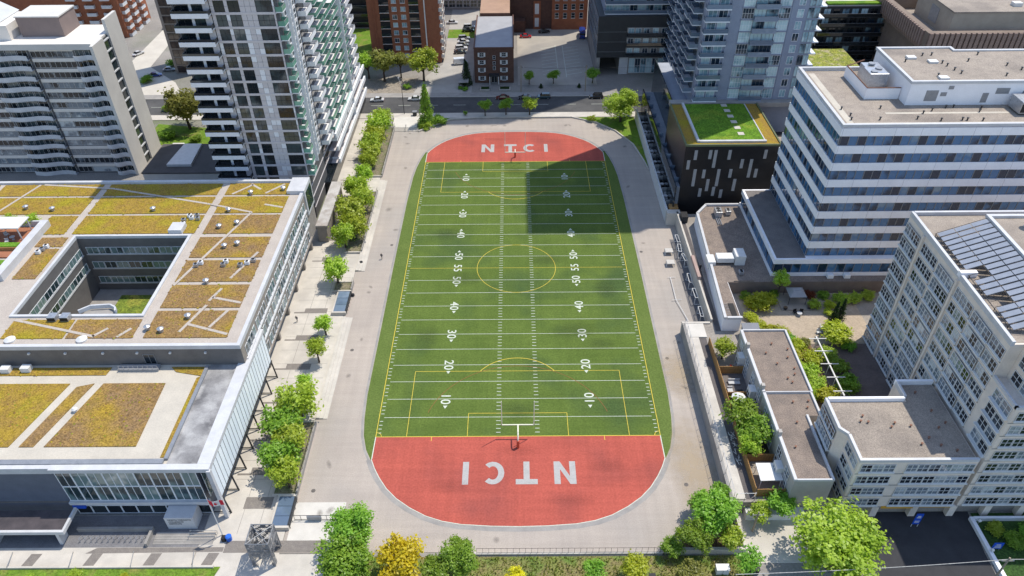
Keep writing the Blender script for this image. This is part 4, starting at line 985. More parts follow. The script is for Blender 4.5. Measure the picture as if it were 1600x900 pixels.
for k in range(3): MB().bar((48.0+k*.4,8.2,6.2),(48.0+k*.4,11.2,6.2),.1,.1,6).obj("pipe",steel,an)
MB().box(46.6,51.0,-13.3,-13.2,5.94,6.2).obj("roof_kerb",gravel_b,an)

# ---- black block with planted roof
blk=thing("black_block","black clad block with pale slit windows and a grass roof","building",(52,33,0))
bz=mat("black_cladding",(0.022,0.02,0.021),(0.016,0.015,0.016),0.4,0.35,0.06,6)
BX0,BX1,BY0,BY1,BZ=40.8,63.7,21.4,44.4,20.0
MB().box(BX0,BX1,BY0,BY1,0,BZ-.2).obj("wall",bz,blk)
MB().box(BX0+.4,BX1-.4,BY0+.4,BY1-.2,BZ-.199,BZ+.02).obj("roof",sedum,blk)
for s in ((BX0-.05,BX1+.05,BY0-.05,BY0+.3),(BX0-.05,BX0+.3,BY0+.301,BY1),(BX1-.3,BX1+.05,BY0+.301,BY1)): MB().box(*s,BZ-.25,BZ+.25).obj("parapet",mat("parapet_green",(0.14,0.16,0.09),(0.11,0.13,0.07),0.5,0.8,0.1),blk)
MB().box(44.4,60.0,23.5,43.9,BZ+.021,BZ+.2).obj("grass_panel",greenroof,blk)
MB().box(43.8,44.35,22.8,44.1,BZ+.021,BZ+.55).obj("bed_edge",coping,blk); MB().box(44.351,60.4,22.7,23.4,BZ+.021,BZ+.5).obj("bed_edge",coping,blk); MB().box(60.05,60.3,23.41,43.8,BZ+.021,BZ+.3).obj("bed_edge",coping,blk)
for i in range(6): MB().box(53.9+.12*i,55.4+.12*i,42.3-i*3.2,43.8-i*3.2,BZ+.2,BZ+.26).obj("stepping_slab",conc,blk)
FK=Face(BX0,BY0,0)
slm=mat("slit_window",(0.36,0.36,0.37),(0.30,0.30,0.31),1,0.3,0.04)
for u,z0,z1 in ((2.4,12.4,15.0),(6.0,12.6,15.0),(7.3,10.2,15.0),(10.8,12.4,15.0),(19.7,12.6,15.0),(.9,9.8,12.3),(14.3,10.0,12.5),(16.6,7.4,12.5),(2.9,5.0,9.8),(5.2,7.3,9.7),(8.9,5.0,9.8),(11.9,7.4,9.8),(18.3,7.4,9.8),(6.6,3.6,7.0),(13.4,3.6,7.0),(5.0,2.0,4.4),(8.4,2.2,4.8),(10.4,1.6,4.0)): fpanel("slit_window",FK,u*.97,u*.97+.75,z0+3.8,z1+3.8,0,.06,slm,blk)
# lower stepped part behind, right of the block
MB().box(63.9,73,21.5,44,0,12).obj("rear_wing",bz,blk)
for k in range(4): MB().box(64.1,72.6,23+k*5,25.5+k*5,12,12.3).obj("roof_slab",gravel,blk)

# ---- terraces along the track in front of it
te=thing("terrace_block","row of walled patios stepping down towards the track beside the black block","terrace",(39,50,0))
MB().box(37.7,38.1,19,77,0,3.6).obj("track_wall",white,te)
MB().box(38.11,39.3,19,77,0,2.5).obj("patio_floor",mat("patio",(0.30,0.25,0.21),(0.22,0.19,0.165),0.6,0.9,0.12,4),te)
MB().box(39.31,39.6,19.5,77,0,9.9).obj("glass_wall",g_dk,te)
upf=mat("upper_patio",(0.24,0.26,0.29),(0.19,0.21,0.24),0.6,0.9,0.1,4)
MB().box(39.61,40.79,21,44.4,0,8.9).obj("upper_floor",upf,te)
MB().box(39.61,42.59,44.41,77,0,8.9).obj("upper_floor",upf,te)
for i in range(9):
    y=22.5+i*6
    MB().box(38.12,39.3,y-.08,y+.08,2.5,4.2).obj("divider",grey,te); MB().box(39.62,40.78,y+1-.05,y+1.05,8.9,10.2).obj("divider",g_blue,te)
MB().box(37.7,41.0,17.2,18.95,0,3.6).obj("end_wall",conc,te)
MB().box(38.6,40.7,18.96,21.0,0,4.0).obj("planter_box",wood,te)
pf=[mat("patio_chair",(0.5,0.5,0.5),(0.42,0.42,0.42),2,0.6,0.1),black,mat("terracotta",(0.45,0.16,0.08),(0.38,0.13,0.07),2,0.8,0.1)]
seat_me=MB().box(-.35,.35,-.35,.35,.35,.5).box(-.35,.35,.25,.35,.5,1.0).box(-.32,-.26,-.32,-.26,0,.35).box(.26,.32,-.32,-.26,0,.35).box(-.32,-.26,.26,.32,0,.35).box(.26,.32,.26,.32,0,.35)
tab_me=MB().bar((0,0,.68),(0,0,.74),.55,.55,10).bar((0,0,0),(0,0,.68),.06,.06,6).bar((0,0,0),(0,0,.04),.3,.3,8)
SM=[seat_me.mesh("patio_chair",m) for m in pf[:2]]; TM=tab_me.mesh("patio_table",pf[0])
rp=random.Random(21); npat=0
ORD=["first","second","third","fourth","fifth","sixth","seventh","eighth"]
for i in range(8):
    y=25.5+i*6
    o=place("patio_table",TM,None,Matrix.Translation((38.75,y+.6,2.5))); tag(o,"small round table on the %s ground patio along the bend"%ORD[i],"table","patio tables")
    for s in range(2):
        o=place("patio_chair",SM[i%2],None,Matrix.Translation((38.65+.15*s,y-.6+2.3*s,2.5))@Matrix.Rotation(math.pi*(1-s)+.3*i,4,'Z')); tag(o,"%s chair %s the table on the %s ground patio"%("grey" if i%2==0 else "black",("before","behind")[s],ORD[i]),"chair","patio chairs")

# ---- condo tower
cdo=thing("condo_tower","tall blue-grey condo tower with glass balconies behind the grass roof","apartment tower",(60,60,0))
cg=mat("condo_grey",(0.26,0.295,0.375),(0.225,0.255,0.33),0.4,0.6,0.05,6); cw=mat("condo_white",(0.70,0.72,0.76),(0.62,0.64,0.68),0.5,0.5,0.04)
KX0,KX1,KY0,KY1,KZ=47.4,75.0,46.7,74.5,113.0
MB().box(KX0,KX1,KY0,KY1,0,52).box(KX0,KX1,44.9,KY1,52.01,KZ).obj("core",cg,cdo)  # upper box, out of view, is set forward to place its shadow on the field
FK1=Face(KX0,KY0,0); FK2=Face(KX0,KY1,-90)
for fl in range(1,11):
    z=20.2+(fl-1)*2.98
    vis=fl<=10
    s=balcony(FK1,-.5,5.6,z,1.7,cdo,cw,g_blue,1.0,.3) if vis or fl%1==0 else None
    if vis:
        window(FK1,.4,z+.3,2.2,2.5,cdo,whitem,g_con,2,1); window(FK1,3.0,z+.3,2.2,2.5,cdo,whitem,g_con,2,1)
        MB().fbox(FK1,8.6,20.6,z,z+.3,0,.25).obj("floor_band",cg,cdo)
        for u in (8.8,17.7): window(FK1,u,z+.35,2.8,2.6,cdo,whitem,g_con,4,2,fw=.05)
        for k in range(2): window(FK1,11.7+k*2.95,z+.35,2.9,2.6,cdo,grey,g_con,3,1,fw=.05)
        balcony(FK1,11.7,17.6,z,1.2,cdo,cg,g_blue,1.0,.2)
        window(FK1,22.3,z+.6,1.6,2.0,cdo,whitem,g_con,2,1)
        for k in range(2): window(FK1,24.9+k*1.45,z+.35,1.42,2.6,cdo,grey,g_con,2,1,fw=.05)
        MB().fbox(Face(KX1,KY0,90),.3,3.8,z,z+.25,0,1.9).obj("side_balcony",cw,cdo)
        for k in range(4):
            balcony(FK2,1.0+k*6.2,5.6+k*6.2,z+.4*(k%2),2.3,cdo,cw,g_blue,1.05,.25); window(FK2,1.2+k*6.2,z+.4,4.2,2.4,cdo,grey,g_dk,3,1)
for i in range(2): MB().fbox(FK1,5.8+i*15.0,8.5+i*15.0-(1.2*i),20.2,62,0,.12).obj("pier",cg,cdo)
MB().box(41,KX1+3,44.41,KY0-.01,19.0,20.2).obj("podium_roof",conc_d,cdo)
MB().box(42.9,47.39,46.75,80,0,17.0).obj("podium",cg,cdo)
MB().rect(43.0,47.3,46.9,79.9,17.02).obj("terrace_floor",mat("blue_paver",(0.36,0.38,0.42),(0.30,0.32,0.36),0.4,0.9,0.06),cdo)
MB().box(42.6,42.9,45,80.2,0,18.1).obj("terrace_parapet",g_dk,cdo)

# ---- dark balcony condo across the street
dk=thing("dark_condo","dark clad condo with recessed balconies behind the parking lot","apartment building",(40,118,0))
dm2=mat("charcoal_cladding",(0.035,0.038,0.042),(0.028,0.03,0.034),0.4,0.5,0.06)
MB().box(28.4,53,111,149,6.5,20.6).obj("wall",dm2,dk); MB().box(36.5,53,112.5,149,0,6.49).obj("base",conc_d,dk); MB().box(28.4,29.6,111,149,0,6.49).obj("base",conc_d,dk)
FD=Face(28.4,111,0)
for k in range(6): window(Face(40.0,112.5,0),k*2.0,.4,1.9,5.2,dk,whitem,g_con,2,2,name="lobby_window")
MB().fbox(Face(36.5,112.5,0),0,3.0,0,6.4,0,.3).obj("white_pier",coping,dk)
for z in (7.6,11.0,14.4):
    MB().fbox(FD,9.8,24.5,z,z+2.4,0,.06).obj("recess",conc_d,dk)
    for u in (10.2,12.6,15.4,18.4,21.4): window(FD,u,z+.1,1.9,2.1,dk,whitem,g_con,2,1,d=.06)
    balcony(FD,9.8,24.5,z-.5,1.0,dk,dm2,g_dk,1.0,.3)
    for k in range(3): MB().fbox(FD,0,9.6,z+k*.01+.9,z+.96,0,.03).obj("cladding_joint",grey,dk) if k==0 else None
MB().box(30.5,56,115,149,20.6,150).obj("upper_core",cg,dk)
FD2=Face(30.5,115,0)
for fl in range(6):
    z=20.7+fl*3.1
    for k in range(9): window(FD2,.4+k*2.7,z+.2,2.5,2.6,dk,whitem,g_con,2,1)
    balcony(FD2,0,22,z-.1,2.4,dk,cw,g_blue,1.0,.3)
FD3=Face(28.4,149,-90)
for z in (8,11.4,14.8,18):
    for k in range(11): window(FD3,.8+k*3.3,z-.6,3.0,2.4,dk,grey,g_blue,2,1)
MB().box(53.01,75,100,128,0,46).obj("side_tower",cg,dk); FD4=Face(53.01,100,0); FD5=Face(53.01,128,-90)
for fl in range(13):
    z=3+fl*3.1
    balcony(FD4,.3,9,z,1.7,dk,cw,g_blue,1.0,.3)
    for k in range(4): balcony(FD5,1+k*6.6,6.3+k*6.6,z,1.9,dk,cw,g_blue,1.0,.3)

# ---- top right blocks
dkb=thing("balcony_block","black balcony block with a planted roof behind the office","apartment building",(110,110,0))
MB().box(99,124,104,125,0,25.5).obj("core",dm2,dkb); Fk=Face(99,104,0)
for fl in range(8):
    z=1+fl*3.05; balcony(Fk,.2,24.6,z,1.5,dkb,dm2,g_dk,1.0,.25)
    for k in range(8): window(Fk,1+k*3,z+.3,2.2,2.2,dkb,dark,g_con if R.random()<.3 else g_dk,2,1)
    MB().fbox(Face(124,104,90),.2,3,z,z+1.1,0,1.6).obj("side_balcony",cw,dkb)
MB().box(99.4,123.6,104.4,124.6,25.5,25.8).obj("roof",conc,dkb); MB().box(101,123.4,104.5,107.0,25.8,26.3).obj("planted_edge",greenroof,dkb)
pl=thing("planted_podium","low podium roof overgrown with yellow-green plants behind the office","building",(100,88,0))
MB().box(92,107,80.5,98,0,13.8).obj("wall",dm2,pl); MB().box(92.4,106.6,80.9,97.6,13.8,14.1).obj("planting",mat("wild_planting",(0.30,0.30,0.05),(0.16,0.20,0.03),0.5,0.95,0.45,2.5,bump=0.6,c3=(0.38,0.33,0.2),s3=0.35),pl)
cb=thing("concrete_block","brown concrete block with ribbed parapet at the top right","building",(140,90,0))
cbm=mat("brown_concrete",(0.24,0.185,0.145),(0.19,0.145,0.115),0.3,0.9,0.12,5); cbr=mat("ribbed_concrete",(0.30,0.215,0.175),(0.24,0.17,0.14),0.4,0.9,0.12,5)
MB().box(120,190,74,130,0,23.5).obj("wall",cbm,cb)
b=MB()
for s in ((118.6,190,72.6,74.4),(118.6,120.4,74.41,131)): b.box(*s,22.5,28)
b.obj("parapet",cbm,cb)
MB().rect(120.4,190,74.4,130,24.6).obj("roof",gravel,cb); MB().box(120.4,190,104,106,24.6,28).obj("parapet",cbm,cb)
FR=Face(118.6,72.6,0); FL_=Face(118.6,131,-90)
ribm=MB(); ribm._add([(-.5,0,0),(.5,0,0),(.5,-.5,1.2),(-.5,-.5,1.2),(-.5,-.5,5.4),(.5,-.5,5.4),(.5,0,5.4),(-.5,0,5.4)],[(0,1,2,3),(3,2,5,4),(4,5,6,7),(0,3,4,7),(1,6,5,2)],0); ribm=ribm.mesh("rib",cbr)
for i in range(34): place("rib",ribm,cb,FR.M(.8+i*1.5,22.55))
for i in range(34): place("rib",ribm,cb,FL_.M(6+i*1.5,22.55))
for fl in range(5):
    for i in range(12): window(FL_,12+i*3,4+fl*3.6,1.0,2.6,cb,cbm,g_dk,1,1,name="slot_window",d=-1.45)
MB().box(127,165,78,100,24.6,31.8).obj("penthouse",mat("buff_concrete",(0.40,0.35,0.285),(0.34,0.295,0.24),0.3,0.9,0.08),cb); MB().box(126.8,165.2,77.8,100.2,31.8,32.2).obj("penthouse_roof",gravel,cb)
MB().box(126.9,127,86,91,26,30.5).obj("louvre",grey,cb); MB().bar((143,90,32.2),(143,90,33.6),.8,.8,10).obj("roof_vent",rs,cb); MB().box(146,148.5,82,84,32.2,33.2).obj("cooling_unit",white,cb)

# ---- beige apartment building, bottom right
be=thing("beige_apartments","beige stepped apartment building with white window bands over the garage entrance","apartment building",(70,-55,0))
bm=mat("beige_precast",(0.77,0.675,0.575),(0.69,0.60,0.51),0.4,0.8,0.05,6,c3=(0.61,0.545,0.485),s3=0.3)
bw=mat("beige_white_frame",(0.66,0.66,0.65),(0.6,0.6,0.59),0.8,0.5,0.03)
BFY=-67.5; FL2=2.83
# low wing
MB().prism([(51.3,BFY),(69.2,BFY),(69.2,-51.2),(63.0,-51.2),(63.0,-54.9),(50.2,-54.9),(50.2,-61.2),(51.3,-62.4)],2.8,14.0).obj("low_wing",bm,be)
MB().prism([(51.8,BFY+.5),(69.1,BFY+.5),(69.1,-51.7),(63.4,-51.7),(63.4,-55.4),(50.7,-55.4),(50.7,-61.0),(51.8,-62.2)],14.001,14.05).obj("roof",gravel,be)
def edge(pts,w,z0,z1,m,parent,nm="parapet",close=False):
    n=len(pts)
    for i in range(n-(0 if close else 1)):
        a=Vector(pts[i]); c=Vector(pts[(i+1)%n]); d=(c-a).normalized(); nn=Vector((-d.y,d.x))*w
        MB().prism([tuple(a),tuple(c-d*.002),tuple(c+nn-d*.002),tuple(a+nn)],z0,z1-.003*(i%2)).obj(nm,m,parent)
edge([(69.2,BFY-.05),(51.25,BFY-.05)][::-1],.45,14.05,14.6,coping,be); edge([(50.15,-54.85),(50.15,-61.2),(51.25,-62.45),(51.25,BFY+.4)],.45,14.05,14.6,coping,be)
edge([(63.0,-54.85),(50.6,-54.85)],.45,14.05,14.8,ow,be); edge([(69.2,-51.15),(62.95,-51.15)],.45,14.05,14.9,ow,be); edge([(62.95,-51.6),(62.95,-54.8)],.45,14.05,14.9,coping,be)
pv=MB().bar((0,0,0),(0,0,.35),.12,.12,7).bar((0,0,.35),(0,0,.42),.2,.2,7).mesh("roof_vent",rs)
for x,y in ((55,-58.5),(54.3,-59.6),(55.4,-59.8),(58.7,-60.8),(59.5,-60.0),(61.8,-60.6),(62,-64.2),(63.6,-63),(66.4,-57.5),(66,-61),(67.5,-60),(64.8,-64.5),(66.8,-65.5),(65.5,-53.5)): place("roof_vent",pv,be,Matrix.Translation((x,y,14.05)))
FQ=Face(51.3,BFY,0)
for fl in range(4):
    z=2.95+fl*FL2
    for u0,n in ((.5,3),(7.4,6)):
        for k in range(n):
            w=1.75 if n==3 else 1.72
            window(FQ,u0+k*w,z+.35,w-.05,1.75,be,bw,g_bei,2,2,d=.02,fw=.08,name="window")
        fpanel("sill_band",FQ,u0-.1,u0+n*1.75+.1,z+.1,z+.34,0,.25,bw,be)
    fpanel("string_course",FQ,0,18,z-.22,z-.08,0,.06,conc_d,be)
FQL=Face(50.2,-54.9,-90); FQM=Face(51.3,-62.4,-90)
for fl in range(4):
    z=2.95+fl*FL2
    for k in range(3): window(FQL,.4+k*1.95,z+.35,1.85,1.75,be,bw,g_bei,2,2,d=.25,fw=.08)
    fpanel("sill_band",FQL,.2,6.2,z+.05,z+.34,0,.5,bw,be)
    for k in range(2): window(FQM,.5+k*2.2,z+.35,2.0,1.75,be,bw,g_bei,2,2,d=.02,fw=.08)
# tall wing
TXW=70.0; TZ=32.0
MB().box(TXW,130,-61.0,-27.3,2.8,TZ).obj("tall_wing",bm,be)
MB().box(TXW,130,-67.4,-61.01,2.8,25.4).obj("front_block",bm,be)
MB().box(72.0,130,-67.35,-61.02,25.401,TZ-.02).obj("front_block",bm,be)
MB().rect(70.4,130,-60.7,-27.6,TZ+.02).obj("roof",gravel,be)
edge([(TXW-.05,-27.25),(TXW-.05,-61.05)],.5,TZ-.3,TZ+.6,coping,be); edge([(130,-27.25),(TXW+.4,-27.25)],.5,TZ-.3,TZ+.7,coping,be); edge([(71.95,-61.0),(71.95,-67.4)],.5,TZ-.3,TZ+.6,coping,be); edge([(69.95,-61.0),(69.95,-67.4)],.4,25.4,25.9,coping,be); edge([(69.95,-67.4),(72,-67.4)],.4,25.4,25.9,coping,be)
FT=Face(TXW,-27.3,-90)
for fl in range(10):
    z=2.95+fl*FL2
    fpanel("string_course",FT,0,33.6,z-.2,z-.06,0,.07,conc_d,be)
    for u0,n in ((.4,3),(6.6,3),(12.6,3),(18.8,3),(24.6,3),(30.0,2)):
        if fl<4 and u0>22: continue
        for k in range(n): window(FT,u0+k*1.75,z+.3,1.7,1.9,be,bw,g_bei,2,2,d=.22 if int(u0)%4==0 else .02,fw=.09)
        fpanel("bay_sill",FT,u0-.1,u0+n*1.75+.05,z+.05,z+.29,0,.5 if int(u0)%4==0 else .25,bw,be)
for u in (6.1,18.3): fpanel("pier",FT,u-.25,u+.25,2.9,TZ-.4,0,.35,bm,be)
FT3=Face(TXW,-61.0,-90); FT4=Face(TXW,-67.4,0); FT7=Face(72.0,-61.0,-90)
for fl in range(10):
    z=2.95+fl*FL2
    if 3<fl<8:
        for k in range(2): window(FT3,1.6+k*2.2,z+.3,2.1,1.9,be,bw,g_bei,2,2,fw=.09)
        fpanel("bay_sill",FT3,1.5,6.1,z+.05,z+.29,0,.5,bw,be)
    if fl>=8:
        for k in range(2): window(FT7,.8+k*2.4,z+.3,2.2,1.9,be,bw,g_bei,2,2,fw=.09)
    for k in range(8): window(FT4,(.7 if fl<8 else 2.4)+k*1.78,z+.35,1.7,1.75,be,bw,g_bei,2,2,d=.02,fw=.08)
    fpanel("sill_band",FT4,.6 if fl<8 else 2.3,16,z+.1,z+.34,0,.25,bw,be)
    fpanel("string_course",FT4,0 if fl<8 else 2.1,18,z-.22,z-.08,0,.06,conc_d,be)
# ground floor: piers and garage
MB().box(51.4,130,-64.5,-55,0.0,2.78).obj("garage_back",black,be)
for x in (51.9,57.3,63.6,69.8,75.4,81): MB().slab((x-.6,BFY+.1,0.01),(x-.6,BFY+1.2,.01),(x-.6,BFY+1.2,2.79),(x-.6,BFY+.1,2.79),-1.1).obj("pier",bm,be)
MB().box(57.9,63.0,BFY-.12,BFY,2.45,2.95).obj("clearance_bar",mat("amber_paint",(0.62,0.33,0.03),(0.55,0.29,0.025),1,0.6,0.04),be)
MB().box(64.3,69.2,BFY+.2,BFY+.4,2.2,2.6).obj("clearance_bar",MATS["amber_paint"],be)
MB().box(73.2,110,BFY-.9,BFY-.5,0,.8).obj("garden_wall",ow,be); MB().box(72.6,73.2,-90,BFY-.5,0,.7).obj("garden_wall",ow,be)
# penthouse and solar collectors
MB().prism([(79.0,-33.5),(130,-33.5),(130,-60),(79.0,-60)],TZ+.03,35.4).obj("penthouse",ow,be)
MB().rect(79.3,130,-59.8,-33.8,35.42).obj("roof",gravel,be); MB().box(78.8,79.4,-60,-33.3,35.3,35.9).obj("parapet",coping,be); MB().box(79.401,130,-33.9,-33.3,35.3,35.9).obj("parapet",coping,be)
MB().box(TXW-.1,72.6,-45.6,-44.8,TZ+.03,TZ+.95).obj("roof_box",ow,be)
sol=thing("solar_array","sloping rows of pale ribbed solar collectors on the beige building's roof","solar panels",(75,-45,32))
spm=mat("collector_face",(0.29,0.315,0.365),(0.24,0.265,0.31),0.6,0.35,0.06,9)
def SP(t,y): return (71.2+t*7.5, y, 32.6+t*3.0)
ny=19
for i in range(ny):
    y=-34.2-i*1.30
    for k in range(3):
        t0,t1=.02+k*.325,.02+k*.325+.31
        if (i in (8,9) and k==0) or (i in (13,14) and k==0): continue
        MB().slab(SP(t0,y-.98),SP(t1,y-.98),SP(t1,y),SP(t0,y),.1).obj("panel",spm,sol)
b=MB()
for i in range(ny+1): b.bar(SP(0,-34.1-i*1.3+.02),SP(1,-34.1-i*1.3+.02),.04,.04,4)
for t in (.0,.33,.66,.99): b.bar(Vector(SP(t,-34.0))-Vector((0,0,.15)),Vector(SP(t,-59))-Vector((0,0,.15)),.06,.06,4)
for i in range(0,ny,3): b.bar(SP(0,-34.2-i*1.3),(71.2,-34.2-i*1.3,32.05),.06,.06,4); b.bar(SP(.5,-34.2-i*1.3),(74.95,-34.2-i*1.3,32.05),.06,.06,4)
b.obj("frame",dark,sol)
for x,y in ((84,-36.5),(86.2,-38.8),(88.5,-37)): MB().bar((x,y,35.42),(x,y,37),.5,.5,10).bar((x,y,37),(x,y,37.4),.75,.75,10).obj("roof_vent",white,be)

# ---- townhouses
th=thing("townhouse_row","row of two-storey townhouses with flat brown gravel roofs and white trim","townhouses",(48,-48,2.8))
thm=mat("townhouse_render",(0.44,0.41,0.375),(0.38,0.355,0.325),0.4,0.85,0.06)
for y0,y1,x1 in ((-47.9,-31.7,51.8),(-53.2,-48.1,51.6),(-66.6,-53.21,49.3)):
    MB().box(43.1,x1,y0,y1,2.8,8.3).obj("wall",thm,th); MB().rect(43.5,x1-.3,y0+.15 if y0!=-53.2 else y0,y1-.15 if y1!=-53.21 else y1,8.32).obj("roof",gravel_b,th)
    MB().box(43.0,43.5,y0,y1,8.3,8.75).obj("parapet",coping,th); MB().box(x1-.3,x1+.05,y0,y1,8.3,8.7).obj("parapet",coping,th)
MB().box(43.5,51.5,-48.09,-47.91,8.3,8.8).obj("parapet",coping,th); MB().box(43.5,51.5,-31.85,-31.6,8.3,8.72).obj("parapet",coping,th); MB().box(43.5,49.0,-66.65,-66.4,8.3,8.72).obj("parapet",coping,th)
FTH=Face(43.1,-31.7,-90)
for i,u in enumerate((1.4,6.0,10.0,14.0,18.6,22.6,27.0,31.2)):
    window(FTH,u,3.2,1.9,2.0,th,white,g_bei,2,2,d=.02,fw=.1); window(FTH,u,5.9,1.9,1.7,th,white,g_bei,2,2,d=.02,fw=.1)
    if i%2==0:
        bwn=MB().fbox(FTH,u+2.1,u+3.9,2.8,6.2,0,1.1).obj("bay",white,th); window(FTH,u+2.25,3.6,1.5,2.0,bwn,white,g_dk,2,2,d=1.1,fw=.1)
for y in (-36.5,-47.0,-57.5): MB().box(42.9,43.5,y-.35,y+.35,8.3,9.6).obj("chimney",thm,th)
for x,y in ((48,-35.5),(46.3,-38),(47.6,-40.8),(50,-39.2),(50.6,-37),(50.4,-42),(48.5,-44.5),(50,-43.5),(49,-45.5),(47.7,-50.2),(49.8,-51.5),(50.4,-50),(47,-54.8),(45.2,-60)): place("roof_vent",pv,th,Matrix.Translation((x,y,8.32)))
# ---- brick buildings across the street
ap=thing("brick_tower","red-orange brick apartment tower with dark balcony columns","apartment tower",(-40,126,0))
MB().box(-51.2,-26.4,124,146,0,55).obj("wall",brk,ap); FA1=Face(-51.2,124,0)
MB().fbox(FA1,19.8,20.2,1,54,0,.25).obj("drain_pipe",sl_c,ap)
for fl in range(10):
    z=1.6+fl*2.75
    for u in (4.2,14.6):
        MB().fbox(FA1,u,u+3.4,z,z+2.35,-.0,.03).obj("balcony_recess",black,ap); balcony(FA1,u,u+3.4,z-.15,.25,ap,sl_c,g_dk,1.0,.18,dark,False)
    for u in (8.6,11.7): window(FA1,u,z+.5,1.7,1.5,ap,sl_c,g_con,2,1,sill=True)
    fpanel("brick_pier",FA1,2.0,2.5,z,z+2.75,0,.3,brk,ap)
    F_=Face(-26.4,124,90); balcony(F_,.6,4.5,z,1.2,ap,sl_c,sl_c,1.0); balcony(F_,6,11,z,1.2,ap,sl_c,sl_c,1.0)
hs=thing("brown_house","three-storey brown brick apartment house with shuttered windows and grey roof","apartment house",(-7,106,0))
MB().box(-13.6,-.2,105.7,138,0,11.9).obj("wall",brk_d,hs)
MB().rect(-13.3,-.5,106,137.7,11.93).obj("roof",mat("pale_roofing",(0.36,0.36,0.37),(0.31,0.31,0.32),0.3,0.8,0.06),hs)
for s in ((-13.7,-.1,105.6,106.0),(-13.7,-13.3,106.01,138.1),(-.5,-.1,106.01,138.1)): MB().box(*s,11.9,12.4).obj("parapet",brk_d,hs)
MB().box(-12.5,-1.5,138.01,158,0,13).obj("rear_wing",brk_d,hs); MB().rect(-12.5,-1.5,138.02,158,13.02).obj("roof",mat("tan_roofing",(0.40,0.26,0.18),(0.34,0.22,0.155),0.3,0.85,0.06),hs)
FHs=Face(-13.6,105.7,0)
for z in (1.0,3.9,6.6,9.2):
    for u in (1.9,9.4):
        if z<2 and u>5: u+=.0
        window(FHs,u,z,1.35,1.4,hs,white,g_dk,2,2,sill=True)
        for s in (-.62,1.42): fpanel("shutter",FHs,u+s,u+s+.5,z,z+1.4,0,.08,white,hs)
for z in (4.6,6.3,8.3): window(FHs,6.3,z,.95,1.3,hs,white,g_dk,1,2)
MB().fbox(FHs,4.9,8.5,2.9,3.4,0,1.8).obj("portico_roof",dark,hs)
for u in (5.1,8.1): MB().bar(FHs.P(u+.1,0,1.6),FHs.P(u+.1,2.9,1.6),.14,.14,8).obj("portico_column",white,hs)
window(FHs,5.7,.1,2.0,2.5,hs,white,black,2,1,name="door")
rb=thing("rear_brick_building","orange and brown brick building closing the parking lot at the top","building",(14,160,0))
MB().box(-7,15,158,175,0,26).obj("wall",brk_d,rb); MB().box(15.01,29,157,176,0,26).obj("wall",brk,rb); Frb=Face(15.01,157,0)
for fl in range(5):
    for k in range(4): window(Frb,1.2+k*3.2,4.5+fl*3.4,1.5,2.1,rb,sl_c,g_dk,1,2,sill=True)
MB().fbox(Face(7.8,158,0),0,2.8,0,11,0,.4).obj("pilaster",brk,rb); fpanel("tall_window",Face(8.3,157.6,0),0,1.6,1,4.5,0,.05,white,rb); fpanel("tall_window",Face(8.3,157.6,0),0,1.6,6,10,0,.05,white,rb)
MB().box(-1,4.5,154,157.9,0,4.5).obj("lean_to",brk_d,rb)
mr_=thing("glass_podium","pale glazed building behind the apartment drive at the top","building",(-22,180,0))
MB().box(-40,-12,182,200,0,24).obj("core",conc_d,mr_); Fm=Face(-40,182,0)
for fl in range(6):
    for k in range(9): window(Fm,.4+k*3.05,1+fl*3.6,2.7,2.9,mr_,whitem,g_dk,2,2)
dkl=thing("dark_lowrise","dark low building left of the brick tower","building",(-58,165,0))
MB().box(-75,-53,162,180,0,25).obj("wall",dm2,dkl); Fdl=Face(-75,162,0)
for fl in range(6): balcony(Fdl,8,21.5,1+fl*3.3,1.2,dkl,dm2,g_dk,1.0)
# ================================================================== TREES AND PLANTS
def crown_mesh(name, seed, n, m, lobes=9, leaf=0.11, kind="round", flat=0.0):
    r=random.Random(seed); b=MB(); C=[]
    if kind=="round":
        C=[(Vector((0,0,0)),.52)]
        for i in range(lobes):
            a=2*math.pi*i/lobes+r.uniform(-.4,.4); e=r.uniform(-.45,.95)
            d=r.uniform(.40,.72); C.append((Vector((math.cos(a)*math.cos(e)*d,math.sin(a)*math.cos(e)*d,math.sin(e)*d)),r.uniform(.22,.40)))
    sub=[]
    for i in range(n//7):
        if kind=="round":
            c,R_=r.choice(C) if r.random()<.78 else C[0]
            v=Vector((r.gauss(0,1),r.gauss(0,1),r.gauss(0,1)+.15)).normalized()
            p=c+v*R_*(r.random()**.33)
            if p.z<-.62: continue
        else:
            t=r.random()**1.3; a=r.uniform(0,2*math.pi); tier=(t*9)%1.0
            rad=(1-t)*(.65+.35*(1-tier))+.03
            rr=rad*(r.random()**.4); p=Vector((math.cos(a)*rr,math.sin(a)*rr,-1+2*t)); v=Vector((math.cos(a),math.sin(a),.35)).normalized()
        for k in range(7):
            q=p+Vector((r.gauss(0,1),r.gauss(0,1),r.gauss(0,.8)))*leaf*.95
            nn=(v*.7+Vector((r.gauss(0,1)+.3,r.gauss(0,1)+.1,r.gauss(0,1)+1.35))*.62).normalized()
            a=nn.orthogonal().normalized(); a.rotate(__import__("mathutils").Quaternion(nn,r.uniform(0,6.28))); c=nn.cross(a)
            s=leaf*r.uniform(.45,.95); s2=s*r.uniform(.5,.8)
            b._add([q-a*s,q-c*s2+a*s*.1,q+a*s,q+c*s2+a*s*.1],[(0,1,2,3)],0)
    return b.mesh(name,m)
CR={}
